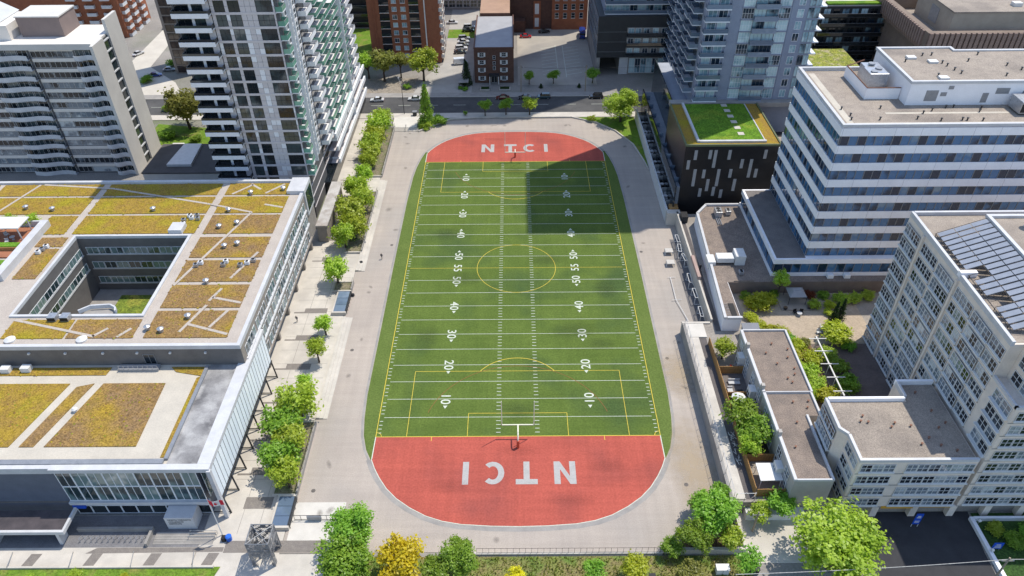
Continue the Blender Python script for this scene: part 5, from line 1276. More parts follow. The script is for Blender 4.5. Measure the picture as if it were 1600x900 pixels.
def crown(kind,var):
    k=(kind,var)
    if k in CR: return CR[k]
    spec={"l":(leaf_l,2500,.095,"round"),"m":(leaf_m,2900,.095,"round"),"o":(leaf_o,3600,.085,"round"),"y":(leaf_y,3400,.09,"round"),"c":(leaf_c,2600,.10,"round"),
          "d":(leaf_d,2600,.10,"cone"),"u":(leaf_m,3600,.085,"cone"),"r":(leaf_r,1800,.11,"round"),"L":(leaf_l,9000,.058,"round"),"M":(leaf_m,7500,.065,"round"),"s":(leaf_l,1300,.12,"round"),"t":(leaf_m,900,.13,"round")}[kind]
    CR[k]=crown_mesh("crown",ord(kind)*13+var*101,spec[1],spec[0],12+var*3,spec[2],spec[3]); return CR[k]
def trunk_mesh(var):
    r=random.Random(400+var); b=MB()
    b.tube([(0,0,0),(.03,.02,.35),(0,.03,.7),(.02,0,1.05)],[.10,.075,.06,.03],7)
    for i in range(6):
        a=i*1.05+r.uniform(-.3,.3); z0=r.uniform(.42,.75); l=r.uniform(.4,.7)
        b.tube([(0.01,.02,z0),(math.cos(a)*l*.5,math.sin(a)*l*.5,z0+.22),(math.cos(a)*l,math.sin(a)*l,z0+.45)],[.045,.03,.012],5)
    return b.mesh("trunk",bark,True)
TRK=[trunk_mesh(i) for i in range(3)]
def tree(x,y,r,kind,label,group,h=None,z0=0.0,cat="tree",name="tree",zc=None,rz=None,trunk=True,var=None):
    """r crown radius, zc crown centre height above ground"""
    rz=rz or r*.92
    zc=zc or (h-rz if h else 3.6)
    v=R.randrange(3) if var is None else var
    t=thing(name,label,cat,(x,y,z0),0,group)
    ang=R.uniform(0,6.28)
    if trunk:
        place("trunk",TRK[v],t,Matrix.Translation((x,y,z0))@Matrix.Rotation(ang,4,'Z')@Matrix.Diagonal((max(r*.8,1.2),max(r*.8,1.2),zc,1)))
    sx=r*R.uniform(.94,1.08); sy=r*R.uniform(.94,1.08)
    place("crown" if trunk else "foliage",crown(kind,v),t,Matrix.Translation((x,y,z0+zc))@Matrix.Rotation(ang,4,'Z')@Matrix.Diagonal((sx,sy,rz,1)))
    return t
ROWL=[((-40.8,65.7,4.3),"farthest bright tree of the walk, beside the tower podium"),((-41.0,58.5,3.9),"bright tree second from the street along the walk"),((-41.4,52.6,4.3),"bright tree third from the street along the walk"),((-41.0,44.0,2.8),"small tree alone in the gap between the two far clumps of the walk"),
 ((-40.6,71.5,3.0),"small bright tree at the street end of the walk"),((-40.4,48.0,3.0),"bright tree fourth from the street along the walk"),((-40.8,37.0,2.9),"tree just beyond the dense middle clump of the walk"),((-42.0,30.2,3.8),"far left tree of the dense middle clump"),((-39.4,24.5,4.0),"tree by the track at the far end of the dense middle clump"),((-41.6,18.6,4.2),"leafy tree in the heart of the dense middle clump"),((-39.4,12.0,3.8),"tree by the track at the near end of the dense middle clump"),((-41.2,8.6,3.4),"nearest tree of the dense middle clump"),
 ((-40.6,-5.6,3.5),"single round tree just above the middle light well"),((-40.0,-22.8,2.3),"small slender tree, first below the middle light well"),((-39.8,-31.0,2.4),"small slender tree, second below the middle light well"),((-40.4,-39.4,1.8),"smallest tree of the walk, opposite the slatted screen's far end"),
 ((-40.2,-45.2,4.3),"broad tree at the far end of the long planting bed"),((-42.0,-50.4,3.5),"broad tree on the plaza side of the long planting bed"),((-39.4,-54.0,3.5),"middle tree of the long planting bed by the railing"),((-40.8,-58.0,3.5),"tree of the long planting bed nearest the entrance plaza"),((-38.7,-61.3,2.7),"last small tree of the long planting bed by the light well")]
for i,((x,y,r),lb) in enumerate(ROWL):
    r*=1.08
    tree(x,y,r,"l" if i<16 else ("m" if i%2 else "l"),lb,"trees along the plaza walk",zc=4.1 if r>2.5 else 3.2,z0=.02,rz=r*1.05)
for x,y,r,k,zc,lb in ((-25.4,-72.7,4.2,"M",6.0,"tall green tree behind at the near left bend"),(-25.6,-77.4,4.6,"M",5.0,"broad green tree in front at the near left bend"),(-17.6,-77.2,4.2,"y",4.4,"bright yellow tree at the bottom edge"),
    (-12.2,-78.6,2.6,"m",4.2,"narrow green tree between the yellow tree and the fence"),(-9.1,-76.9,3.4,"M",4.6,"round green tree at the left end of the iron fence"),(-.5,-78.8,1.8,"y",2.2,"small yellow shrub-like tree below the fence"),
    (11.1,-78.6,1.9,"m",3.4,"thin dark young tree below the fence"),(17.1,-78.2,2.5,"c",3.4,"lime-green tree below the fence"),(25.5,-79.2,2.6,"o",2.2,"low olive bush below the soil bed"),(34.2,-77.8,2.4,"t",4.4,"sparse grey-green tree by the utility boxes")):
    tree(x,y,r,k,lb,"trees along the south bank",zc=zc)
for x,y,r,k,zc,lb in ((30.6,-69.6,4.6,"M",4.6,"largest dense tree in the south-east soil bed"),(27.0,-73.0,3.2,"M",3.6,"dense tree at the tip of the south-east soil bed"),(33.0,-64.4,1.9,"m",2.6,"dark bush against the end of the retaining wall"),(23.6,-73.8,1.9,"m",1.8,"low bush at the west tip of the soil bed"),(32.6,-73.0,2.4,"l",3.0,"bright tree at the corner of the two south-east walls"),(29.0,-66.8,2.2,"m",3.0,"small tree at the back of the south-east soil bed")):
    tree(x,y,r,k,lb,"trees in the south-east bed",zc=zc)
tree(47.3,-76.6,7.2,"L","very large bright green tree at the bottom right","big trees",zc=6.4,rz=5.6)
tree(-100.8,72.5,6.6,"o","large olive-green spreading tree between the two west towers","big trees",zc=7.5,rz=7.0,var=1)
for x,y,r,k,zc,lb in ((40.0,-33.6,2.6,"l",3.2,"bright tree in the farthest townhouse yard"),(39.4,-50.6,3.5,"m",3.4,"dense tree filling the middle townhouse yard"),(40.2,-54.6,3.5,"m",3.2,"dense tree nearer the camera in the middle townhouse yard"),(39.0,-57.2,2.6,"l",2.8,"lighter tree by the wooden fence of the middle townhouse yard"),(38.3,-68.3,2.1,"l",2.2,"small round tree in front of the white yard canopy"),(42.0,-67.2,2.5,"m",2.8,"darker tree at the townhouse gable")):
    tree(x,y,r,k,lb,"yard trees",zc=zc,z0=2.8 if y>-66 else 0.6)
def shrub(x,y,r,k,lb,grp,z0=2.81,rz=None,name="shrub",cat="shrub",zc=None):
    return tree(x,y,r,k,lb,grp,z0=z0,cat=cat,name=name,trunk=False,rz=rz or r*.7,zc=zc or (rz or r*.7)*.62)
for x,y,r,k,lb in ((51.2,-18.0,3.2,"c","large yellow-green shrub at the terrace corner by the annex"),(53.4,-16.4,2.2,"c","yellow-green shrub left of the gazebo"),(49.6,-24.6,1.8,"c","lime shrub by the white dome at the townhouse end"),(51.6,-26.4,2.0,"c","lime mound in the middle of the roof-edge hedge"),(53.6,-26.8,1.9,"c","lime mound at the right of the roof-edge hedge"),(54.7,-28.4,1.35,"m","round dark green ball shrub at the townhouse corner"),
    (62.8,-18.2,1.7,"l","bright potted shrub right of the gazebo"),(62.9,-15.2,1.6,"r","dark red maple shrub behind the gazebo"),(69.2,-16.6,2.2,"l","green shrub along the terrace's back edge"),(72.0,-16.4,2.0,"l","last green shrub of the terrace's back edge"),(66.2,-18.4,1.6,"c","yellow shrub at the back of the conifer pair"),(65.2,-20.6,1.3,"c","yellow shrub left of the conifer pair"),
    (55.6,-30.6,1.8,"c","yellow shrub behind the townhouse roof corner"),(57.4,-34.4,2.3,"c","lime climber at the far end of the pergola"),(55.4,-38.0,2.3,"l","green climber left of the pergola"),(55.6,-41.6,2.4,"l","second green climber left of the pergola"),(56.8,-44.6,2.6,"c","lime climber at the near end of the pergola"),(61.3,-36.6,2.6,"m","shaded green shrub right of the pergola"),(61.5,-41.6,2.6,"m","shaded shrub nearer the camera right of the pergola"),
    (55.6,-14.2,1.2,"m","small shrub against the annex wall"),(48.6,-22.0,1.7,"c","lime shrub beside the grey shed"),(49.2,-15.2,1.6,"m","green hedge clump at the left end of the brown garden wall"),(65.8,-15.0,1.5,"m","green hedge clump behind the yellow shrubs at the garden wall"),(75.2,-15.4,1.8,"l","green hedge clump at the right end of the brown garden wall"),(57.2,-29.6,1.5,"o","reddish-olive grass clump at the terrace steps"),(54.4,-33.6,1.9,"c","lime shrub along the townhouse back wall, farther one"),(54.2,-36.4,1.8,"l","green shrub along the townhouse back wall, nearer one"),(60.6,-33.2,2.2,"l","green shrub between the pergola and the yellow-green tree"),(65.6,-30.8,1.8,"m","dark green shrub at the right foot of the yellow-green tree"),(53.8,-43.8,1.8,"l","green shrub at the townhouse wall by the near pergola end")):
    shrub(x,y,r,k,lb,"terrace garden shrubs")
tree(63.4,-28.6,3.4,"c","broad yellow-green tree in the terrace garden","terrace garden trees",zc=2.4,rz=2.4,z0=2.81)
tree(56.2,-14.4,2.2,"l","young green tree rising beside the annex roof","terrace garden trees",zc=4.6,rz=2.4,z0=2.81)
for x,y,lb in ((65.3,-22.9,"left dark column conifer on the terrace"),(67.0,-22.0,"right dark column conifer on the terrace")): tree(x,y,1.15,"d",lb,"column conifers",z0=2.81,zc=2.7,rz=2.5)
NT=[(-44.9,107.5,5.6,"o",7.2,"olive-green tree before the brick tower, left of the round one"),(-50.8,109.8,4.2,"l",6.2,"yellow-green tree at the far end of the glass tower"),(-39.6,110.5,3.6,"o",6.4,"reddish-olive tree right against the brick tower"),(-31.4,107.6,5.8,"l",7.2,"big round bright tree before the brick tower's right corner"),
    (13.4,104.6,2.4,"m",3.2,"left street tree at the parking lot edge"),(5.1,104.2,2.2,"m",3.2,"street tree beside the brown house corner"),(26.8,104.8,2.6,"m",3.2,"street tree before the dark condo"),
    (-9.4,79.9,2.5,"m",3.8,"left of three small trees on the south pavement"),(-2.8,80.6,2.6,"m",3.8,"middle of three small trees on the south pavement"),(4.7,80.3,3.0,"l",3.9,"right, brightest of three small trees on the south pavement"),(33.0,75.4,5.6,"L",6.0,"big bright tree at the far right bend"),(36.2,79.5,3.0,"l",5.0,"smaller tree behind the big one at the far right bend")]
for x,y,r,k,zc,lb in NT: tree(x,y,r,k,lb,"trees along the street",zc=zc)
tree(-27.3,74.0,3.6,"u","tall pointed green tree on the planted corner at the far left bend","pointed trees",zc=6.6,rz=6.4)
shrub(-23.4,74.6,2.6,"m","dark rounded bush right of the tall pointed tree","corner shrubs",0.03,2.2)
shrub(-27.6,71.8,2.4,"l","bright bush at the foot of the tall pointed tree","corner shrubs",0.03,1.6)
tree(-16.4,104.4,2.4,"d","dark conifer left of the brown house","conifers",zc=4.2,rz=4.0)
shrub(24.0,75.6,1.7,"l","low bush on the grass at the far right bend","corner shrubs",0.03,1.4); shrub(-15.7,80.5,.9,"t","tiny shrub on the south pavement","corner shrubs",0.1,1.0)
for x,y,r,lb in ((-105.0,66.5,2.8,"green bush left under the big west tree"),(-96,64.5,2.2,"green bush right under the big west tree"),(-112.5,86,2.0,"small bush at the west drive"),(-128,108.5,2.6,"dark hedge bush by the parked blue cars"),(-139.5,163,3.0,"bright bush by the top-left brick block"),(-124,123,2.5,"dark hedge beside the narrow tower")): shrub(x,y,r,"m",lb,"west bushes",0.02)
for i,(x,y,r,k,lb) in enumerate(((-67.6,-77.4,1.3,"l","round bright shrub on the lawn left of centre"),(-74.5,-77.8,1.0,"l","small bright shrub at the left end of the lawn"),(-60.0,-77.6,.9,"c","small lime shrub on the school lawn"),(-55.5,-78.3,.8,"l","tiny shrub at the right of the school lawn"))): shrub(x,y,r,k,lb,"school lawn shrubs",0.1)
for i,(x,y,r,k,lb) in enumerate(((75.5,-70.2,1.6,"l","pale leafy shrub behind the small blue sign"),(77.5,-72.5,1.8,"m","shrub right of the small blue sign"),(81,-71,2.2,"m","dark shrub below the beige building"),(79.5,-76.5,2.0,"m","shrub in the shaded garden near the pole"),(53.2,-70.4,.9,"d","dark shrub at the driveway's left kerb"),(53.4,-73.2,.9,"d","second dark shrub at the driveway's left kerb"))): shrub(x,y,r,k,lb,"garden shrubs by the driveway",0.02)
for i,(x,y,r,k,lb) in enumerate(((-18.4,100.8,1.0,"m","hedge clump at the drive's corner"),(-16.6,99.6,1.2,"m","low hedge before the conifer"),(-8.8,100.2,.8,"d","dark clipped bush in the left front bed"),(-3.2,100.2,.8,"d","dark clipped bush in the right front bed"),(-36.5,101.5,1.6,"m","low planting under the big round street tree"),(9.0,101.4,1.1,"d","dark hedge at the parking lot kerb"),(22,101.4,1.1,"d","dark hedge before the dark condo"))): shrub(x,y,r,k,lb,"front garden hedges",0.05)
for i,(x,y,r,k,lb) in enumerate(((-104.5,-4.5,2.2,"l","lush green planting behind the roof pergola"),(-108.5,-4.8,2.2,"l","lush green planting at the left edge of the school roof"))): shrub(x,y,r,k,lb,"roof terrace plants",16.3)
# grass tufts on the rough bank
gb=MB(); rg=random.Random(77)
for i in range(4200):
    x=rg.uniform(-29,35); y=rg.uniform(-80.8,-74.4); a=rg.uniform(0,6.28); h=rg.uniform(.15,.5)*(1+(rg.random()<.1)); w=rg.uniform(.06,.16)
    dx,dy=math.cos(a)*w,math.sin(a)*w; lx,ly=rg.gauss(0,.12),rg.gauss(0,.12)
    gb.quad((x-dx,y-dy,.02),(x+dx,y+dy,.02),(x+lx+dx*.3,y+ly+dy*.3,h),(x+lx-dx*.3,y+ly-dy*.3,h))
o=gb.obj("rough_grass",leaf_o); tag(o,"tufts of rough grass on the bank south of the track","grass",kind="stuff")

# ================================================================== WALLS AND FENCES
rw=thing("retaining_wall","long pale concrete retaining wall with wire fence right of the track","wall",(34.5,-45,0))
MB().box(34.15,34.75,-67,-23.2,0,3.05).obj("wall_body",conc_d,rw); MB().box(34.76,36.7,-66,-23.3,2.8,2.95).obj("ledge",conc,rw)
MB().box(34.1,39.9,-23.4,-22.9,0,3.1).obj("wall_end",conc,rw); MB().box(34.76,38.4,-27.5,-23.41,2.8,3.02).obj("ledge",MATS["pale_concrete"],rw)
pm=MB().bar((0,0,0),(0,0,2.3),.045,.035,5).mesh("fence_post",steel)
for i in range(17): place("fence_post",pm,rw,Matrix.Translation((34.45,-66.4+i*2.65,3.05)))
b=MB()
for z in (3.2,3.75,4.3,4.85,5.3): b.bar((34.45,-66.4,z),(34.45,-24,z),.012 if z<5 else .03,.012 if z<5 else .03,3)
b.obj("fence_wire",steel,rw)
nw=thing("alley_wall","pale parapet wall between the sunken yard and the alley","wall",(40.3,-3,0))
MB().box(40.05,40.45,-22.8,18,0,3.6).obj("wall_body",conc,nw); MB().box(39.9,40.6,-9.5,-1.5,3.6,4.4).obj("raised_part",mat("pink_render",(0.42,0.30,0.26),(0.36,0.26,0.225),0.5,0.9,0.1),nw)
struct("sunken_yard",MB().rect(37.6,40.0,-22.5,11,0.012),mat("yard_dark",(0.16,0.15,0.15),(0.12,0.115,0.115),0.4,0.9,0.1))
wf=thing("wooden_fence","orange cedar board fence along the townhouse yards","fence",(37.9,-48,2.8))
bmx=MB().box(-.05,.05,-.22,.22,0,1.9).mesh("board",wood)
for i in range(78):
    y=-29.6-i*.46
    if -50.4<y<-47.8: continue
    place("board",bmx,wf,Matrix.Translation((38.25+R.uniform(-.02,.02),y,2.8+R.uniform(-.04,.04))))
DV=((-37.6,"between the first and second yards"),(-44.2,"between the second and third yards"),(-58.4,"behind the white yard canopy"),(-65.4,"in front of the white yard canopy"))
bmy=MB().box(-.22,.22,-.05,.05,0,1.9).mesh("board",wood)
for y,lb in DV:
    d=thing("yard_fence","orange cedar cross fence "+lb,"fence",(40.6,y,2.8),0,"yard cross fences")
    for i in range(10): place("board",bmy,d,Matrix.Translation((38.6+i*.46,y+R.uniform(-.02,.02),2.8)))
for y0,y1,nm,c in ((-37.5,-31.9,"far",(0.36,0.31,0.26)),(-44.1,-37.7,"paved",(0.17,0.15,0.14)),(-58.3,-44.3,"planted",(0.10,0.085,0.06)),(-65.3,-58.5,"near",(0.32,0.28,0.24))):
    o=struct("yard_floor",MB().rect(38.4,43.05,y0,y1,2.815),mat("yard_"+nm,c,None,0.6,0.95,0.15,5),label="floor of the %s townhouse yard"%nm)
# iron fence along the south edge
sf=thing("iron_fence","thin black iron fence on a low wall along the bottom of the track","fence",(10,-73.7,0))
MB().box(-7,24,-74.0,-73.6,0,.35).obj("base_wall",conc,sf)
ip=MB().bar((0,0,0),(0,0,1.3),.03,.03,4).mesh("picket",black)
for i in range(33): place("picket",ip,sf,Matrix.Translation((-6.6+i*.95,-73.8,.35)))
MB().bar((-6.6,-73.8,1.6),(23.8,-73.8,1.6),.03,.03,4).bar((-6.6,-73.8,.5),(23.8,-73.8,.5),.03,.03,4).obj("rail",black,sf)
s2=thing("soil_bed_wall","pale low wall around the south-east soil bed","wall",(30,-73,0))
MB().box(22.3,35.2,-74.0,-73.5,0,1.2).obj("wall_side",conc,s2); MB().box(34.76,35.2,-73.49,-63,0,1.6).obj("wall_side",conc,s2)
bw_=thing("bend_kerb","pale kerb wall curving round the far right bend","wall",(30,60,0)); P=[(18,78.2),(25.3,74.5),(30.8,68.6),(35.0,60),(36.8,50),(37.4,44.8)]
for a,c in zip(P[:-1],P[1:]): MB().bar((*a,.22),(*c,.22),.24,.24,4).obj("kerb_piece",conc,bw_)
bw2=thing("corner_wall","pale wall curving round the planted far left bend","wall",(-22,75,0)); P=[(-29.6,69.2),(-26.8,71.6),(-20.5,77.1),(-12,78.2),(18,78.2)]
for a,c in zip(P[:-1],P[1:]): MB().bar((*a,.3),(*c,.3),.28,.28,4).obj("wall_piece",conc,bw2)
sg=thing("street_steps","pale stepped landing with handrails at the far left corner of the track","steps",(-34,74,0))
MB().box(-38.0,-30.2,71.4,78.4,0,.5).obj("landing",MATS["pale_concrete"],sg)
for i in range(3): MB().box(-37.4,-29.6,71.4-(i+1)*.6,71.39-i*.6,0,.38-.12*i).obj("step",conc,sg)
b=MB()
for x in (-37.6,-33.6,-30.0): b.tube([(x,69.4,.05),(x,69.4,1.0),(x,71.6,1.4),(x,71.6,.5)],.05,5)
b.obj("handrail",dark,sg); MB().box(-39.6,-38.2,72,78,0,1.3).obj("side_wall",conc_d,sg)
# wall and posts on the south forecourt
fw_=thing("forecourt_wall","white low wall at the back of the south forecourt","wall",(40,-67.5,0)); MB().box(36.6,46.0,-68.0,-66.6,0,1.5).obj("wall_body",white,fw_)
ch=thing("chain_gate","chain-link gate across the alley's south end","gate",(36.2,-66.3,2.8)); b=MB()
for x in (34.9,36.4,38.0): b.bar((x,-66.2,1.0),(x,-66.2,4.8),.05,.05,5)
b.bar((34.9,-66.2,4.7),(38,-66.2,4.7),.04,.04,4); b.obj("frame",steel,ch)

# ================================================================== STREET FURNITURE AND SMALL THINGS
lp=thing("street_lamp","tall grey street lamp with a curved arm at the far left bend","street lamp",(-35.3,81.6,.1))
MB().bar((-35.3,81.6,.1),(-35.3,81.6,9.6),.12,.08,8).obj("pole",dark,lp); MB().tube([(-35.3,81.6,9.6),(-35.6,82.2,10.3),(-36.2,83.8,10.7),(-36.6,85.2,10.6)],.06,6).obj("arm",grey,lp); MB().box(-36.8,-36.4,85.0,86.0,10.45,10.65).obj("lamp_head",grey,lp)
def upole(x,y,z0,h,lb,arm=True):
    g=thing("utility_pole",lb,"utility pole",(x,y,z0)); MB().bar((x,y,z0),(x,y,z0+h),.18,.12,8).obj("pole",mat("pole_wood",(0.36,0.30,0.22),(0.28,0.23,0.17),2,0.9,0.15),g)
    if arm:
        MB().bar((x-.9,y,z0+h-.8),(x+.9,y,z0+h-.8),.07,.07,5).obj("crossarm",conc_d,g)
        for s in (-.8,.8): MB().bar((x+s,y,z0+h-.75),(x+s,y,z0+h-.45),.07,.05,6).obj("insulator",white,g)
    return g
upole(69.2,-80.3,0,9.0,"wooden utility pole at the bottom right corner"); upole(37.3,-70.0,0,5.2,"short pale pole with brackets on the south forecourt")
upole(2.2,98.2,.1,9,"utility pole on the north pavement beside the brown house",True); upole(23.8,98.2,.1,9,"utility pole on the north pavement before the dark condo",True)
for k,(a,c,sag,lb) in enumerate((((-400,-81.6,9.2),(69.2,-80.3,8.6),1.5,None),((69.2,-80.3,8.6),(200,-80.3,9),1,None))):
    if k==0: a=(30,-82.6,9.0); 
    n=14; pts=[tuple(Vector(a).lerp(Vector(c),i/n)-Vector((0,0,sag*4*(i/n)*(1-i/n)*.3))) for i in range(n+1)]
    o=MB().tube(pts,.05,4).obj("overhead_wire",mat("wire_grey",(0.45,0.44,0.42),(0.3,0.3,0.29),3,0.7,0.1)); tag(o,("pale overhead wire crossing above the garage driveway","pale overhead wire leading right from the corner pole")[k],"wire")
n=16
for k,(x0,x1,z) in enumerate(((2.2,23.8,8.5),(23.8,60,8.5))):
    o=MB().tube([(x0+(x1-x0)*i/n,98.2,z-.5*4*(i/n)*(1-i/n)) for i in range(n+1)],.035,3).obj("overhead_wire",black); tag(o,("thin street wire between the two poles before the parking lot","thin street wire before the dark condo")[k],"wire")
# blue signs
bs=thing("parking_banner","tall blue banner sign standing before the garage entrance","sign",(63.3,-69.3,0)); blu=mat("sign_blue",(0.012,0.085,0.52),(0.01,0.07,0.44),1,0.4,0.03)
MB().box(62.75,63.85,-69.35,-69.25,.7,3.4).obj("panel",blu,bs)
for i,(z,w) in enumerate(((2.7,.5),(2.35,.7),(1.55,.8),(1.35,.7),(1.15,.75))): MB().box(63.3-w/2,63.3+w/2,-69.37,-69.351,z,z+(.22 if i<2 else .09)).obj("print_line",white,bs)
for x in (62.8,63.8): MB().bar((x,-69.3,0),(x,-69.3,.7),.04,.04,5).obj("leg",whitem,bs)
b2=thing("garden_sign","small blue sign among the shrubs beside the driveway","sign",(74.0,-73.6,0)); MB().box(73.3,74.8,-73.65,-73.55,.5,2.0).obj("panel",blu,b2)
for i,(z,w) in enumerate(((1.5,.7),(1.15,1.0),(.75,1.1))): MB().box(74.05-w/2,74.05+w/2,-73.67,-73.651,z,z+.16).obj("print_line",white,b2)
for x in (73.5,74.6): MB().bar((x,-73.6,0),(x,-73.6,.5),.05,.05,5).obj("leg",grey,b2)
for k,(x,y,lb) in enumerate(((73.6,-69.0,"round white lamp at the garden wall's corner"),(73.0,-74.2,"round white lamp half way down the driveway wall"))):
    g=thing("wall_lamp",lb,"lamp",(x,y,0),0,"round white driveway lamps"); MB().bar((x,y,0),(x,y,.9),.07,.07,6).obj("post",grey,g); me=bmesh.new(); bmesh.ops.create_icosphere(me,subdivisions=2,radius=.28); mm=bpy.data.meshes.new("globe"); me.to_mesh(mm); me.free(); mm.materials.append(white); place("globe",mm,g,Matrix.Translation((x,y,1.1)))
# utility cabinets on the bank
for x,y,w,h,m,lb in ((30.8,-77.0,1.9,1.3,white,"white utility cabinet on the bank"),(19.9,-78.6,.9,1.5,black,"narrow black utility box on the bank"),(35.6,-77.0,1.4,1.2,black,"dark utility cabinet under the sparse tree")):
    g=thing("utility_cabinet",lb,"cabinet",(x,y,0)); MB().box(x-w/2,x+w/2,y-.5,y+.5,0,h).obj("body",m,g,bevel=.05); MB().box(x-w/2-.06,x+w/2+.06,y-.56,y+.56,h,h+.1).obj("lid",m,g); MB().box(x-.03,x+.03,y-.53,y-.501,.1,h-.1).obj("door_seam",grey,g)
# goal frames stored on the east edge of the track
def gframe(x,y,w,d,h,rz,lb):
    M=Matrix.Translation((x,y,0))@Matrix.Rotation(rz,4,'Z'); g=thing("soccer_goal",lb,"soccer goal",(x,y,0),rz,"goal frames stored beside the track")
    b=MB(); b.M=M
    for s in (-1,1): b.tube([(s*w/2,0,.05),(s*w/2,0,h),(s*w/2,-d*.4,h),(s*w/2,-d,.05),(s*w/2,0,.05)],.07,6)
    b.bar((-w/2,0,h),(w/2,0,h),.07,.07,6).bar((-w/2,-d,.05),(w/2,-d,.05),.06,.06,6).bar((-w/2,-d*.4,h),(w/2,-d*.4,h),.05,.05,6); b.obj("frame",white,g)
for x,y,w,d,h,rz,lb in ((38.6,8.6,3.0,1.6,2.0,1.6,"white goal frame farthest along the sunken yard"),(38.4,4.8,3.0,1.6,2.0,1.5,"second white goal frame in the sunken yard"),(38.9,1.0,2.6,1.5,2.0,1.7,"white goal frame lying third in the sunken yard"),(38.6,-6.8,3.2,1.6,2.0,1.55,"white goal frame in the middle of the sunken yard"),(38.8,-12.2,3.2,1.6,2.0,1.6,"white goal frame before the last in the sunken yard"),(38.8,-18.4,3.2,1.6,2.0,1.55,"white goal frame nearest the retaining wall")): gframe(x,y,w,d,h,rz,lb)
for x,y,lb in ((36.4,5.2,"far low hurdle stack at the track's east edge"),(36.0,.6,"near low hurdle stack at the track's east edge")):
    g=thing("hurdle_stack",lb,"hurdles",(x,y,0),0,"hurdle stacks"); b=MB()
    for i in range(4): b.tube([(x-.9,y-.7+i*.45,.02),(x-.9,y-.7+i*.45,1.0),(x+.9,y-.7+i*.45,1.0),(x+.9,y-.7+i*.45,.02)],.05,5)
    b.obj("frame",white,g); MB().box(x-.9,x+.9,y-.8,y+.8,.85,1.0).obj("board",conc,g)
hp=thing("folded_hoop_stand","long thin white hoop stand lying along the track's east edge","hoop stand",(35.3,-10,0)); MB().tube([(35.2,-4.4,.3),(35.1,-12.5,.4),(36.5,-19.6,.3)],.07,6).obj("pole",white,hp)
MB().bar((34.2,-12.6,.4),(36.4,-12.4,.4),.05,.05,5).bar((34.6,-4.4,.3),(36.4,-4.4,.3),.05,.05,5).bar((35,-19.6,.3),(36.6,-19.5,.3),.05,.05,5).obj("crossbar",white,hp)
gk=thing("grey_container","dark grey equipment bin at the far end of the alley","bin",(41.4,15,2.8)); MB().box(40.7,42.2,14.0,16.4,2.8,4.4).obj("body",dark,gk,bevel=.08); MB().box(40.65,42.25,13.95,16.45,4.4,4.55).obj("lid",black,gk)
# bench-like kit and scrap in the alley
jk=thing("scrap_pile","heap of white scrap bicycles and frames in the alley","scrap",(37.3,-55,2.8)); b=MB(); rj=random.Random(9)
for i in range(26):
    p=Vector((37.3+rj.uniform(-.5,.5),-52-rj.uniform(0,7),2.85+rj.uniform(0,.5))); d=Vector((rj.uniform(-.6,.6),rj.uniform(-.9,.9),rj.uniform(0,.5))); b.bar(p,p+d,.04,.04,4)
b.obj("tubes",white,jk)
for k in range(4):
    c=Vector((37.2+.2*(k%2),-53.5-k*1.5,3.2)); w=MB()
    w.tube([tuple(c+Vector((.1*math.cos(i*.7),.36*math.cos(i*math.pi/6),.36*math.sin(i*math.pi/6)))) for i in range(13)],.03,4).obj("wheel",white,jk)
# yards: canopy, umbrella, furniture
cy=thing("yard_canopy","white flat canopy in the nearest townhouse yard","canopy",(40.6,-61.8,2.8)); MB().slab((39.2,-64.0,5.0),(42.9,-63.9,5.0),(42.8,-60.6,5.2),(39.2,-60.6,5.2),.15).obj("roof",white,cy)
for x in (39.4,42.6):
    for y in (-63.8,-60.8): MB().bar((x,y,2.8),(x,y,4.9),.06,.06,5).obj("post",whitem,cy)
um=thing("garden_umbrella","pale octagonal umbrella in the third townhouse yard","umbrella",(40.2,-45.4,2.8)); MB().bar((40.2,-45.4,2.8),(40.2,-45.4,5.0),.05,.05,6).obj("pole",grey,um); MB().bar((40.2,-45.4,4.6),(40.2,-45.4,5.2),1.35,.08,8).obj("canopy",white,um)
for x,y,w,d,m,lb in ((40.8,-40.2,2.2,1.0,0,"grey corner sofa along the second yard's far side"),(39.6,-42.2,1.0,1.2,0,"grey armchair by the fence in the second yard"),(41.3,-42.6,1.2,.9,1,"black low table in the second yard")):
    g=thing("patio_sofa" if m==0 else "patio_low_table",lb,"sofa" if m==0 else "table",(x,y,2.82)); MB().box(x-w/2,x+w/2,y-d/2,y+d/2,2.82+(.1 if m==0 else .3),3.2).obj("seat" if m==0 else "top",pf[m],g,bevel=.05)
    if m==0: MB().box(x-w/2,x+w/2,y+d/2-.2,y+d/2,3.2,3.6).obj("backrest",pf[0],g,bevel=.05)
    for sx in (-1,1):
        for sy in (-1,1): MB().box(x+sx*(w/2-.08)-.04,x+sx*(w/2-.08)+.04,y+sy*(d/2-.08)-.04,y+sy*(d/2-.08)+.04,2.815,2.82+(.1 if m==0 else .3)).obj("leg",black,g)
g=thing("red_lounger","small red cushioned lounger in the farthest townhouse yard","lounger",(41.6,-36.4,2.82)); MB().box(40.9,42.2,-36.8,-36.0,3.0,3.2).obj("seat",mat("red_fabric",(0.55,0.02,0.02),(0.48,0.018,0.018),1,0.7,0.05),g,bevel=.08); MB().box(40.9,41.3,-36.8,-36.0,3.2,3.6).obj("backrest",MATS["red_fabric"],g,bevel=.08); MB().box(41.0,42.1,-36.7,-36.1,2.82,3.0).obj("base",black,g)
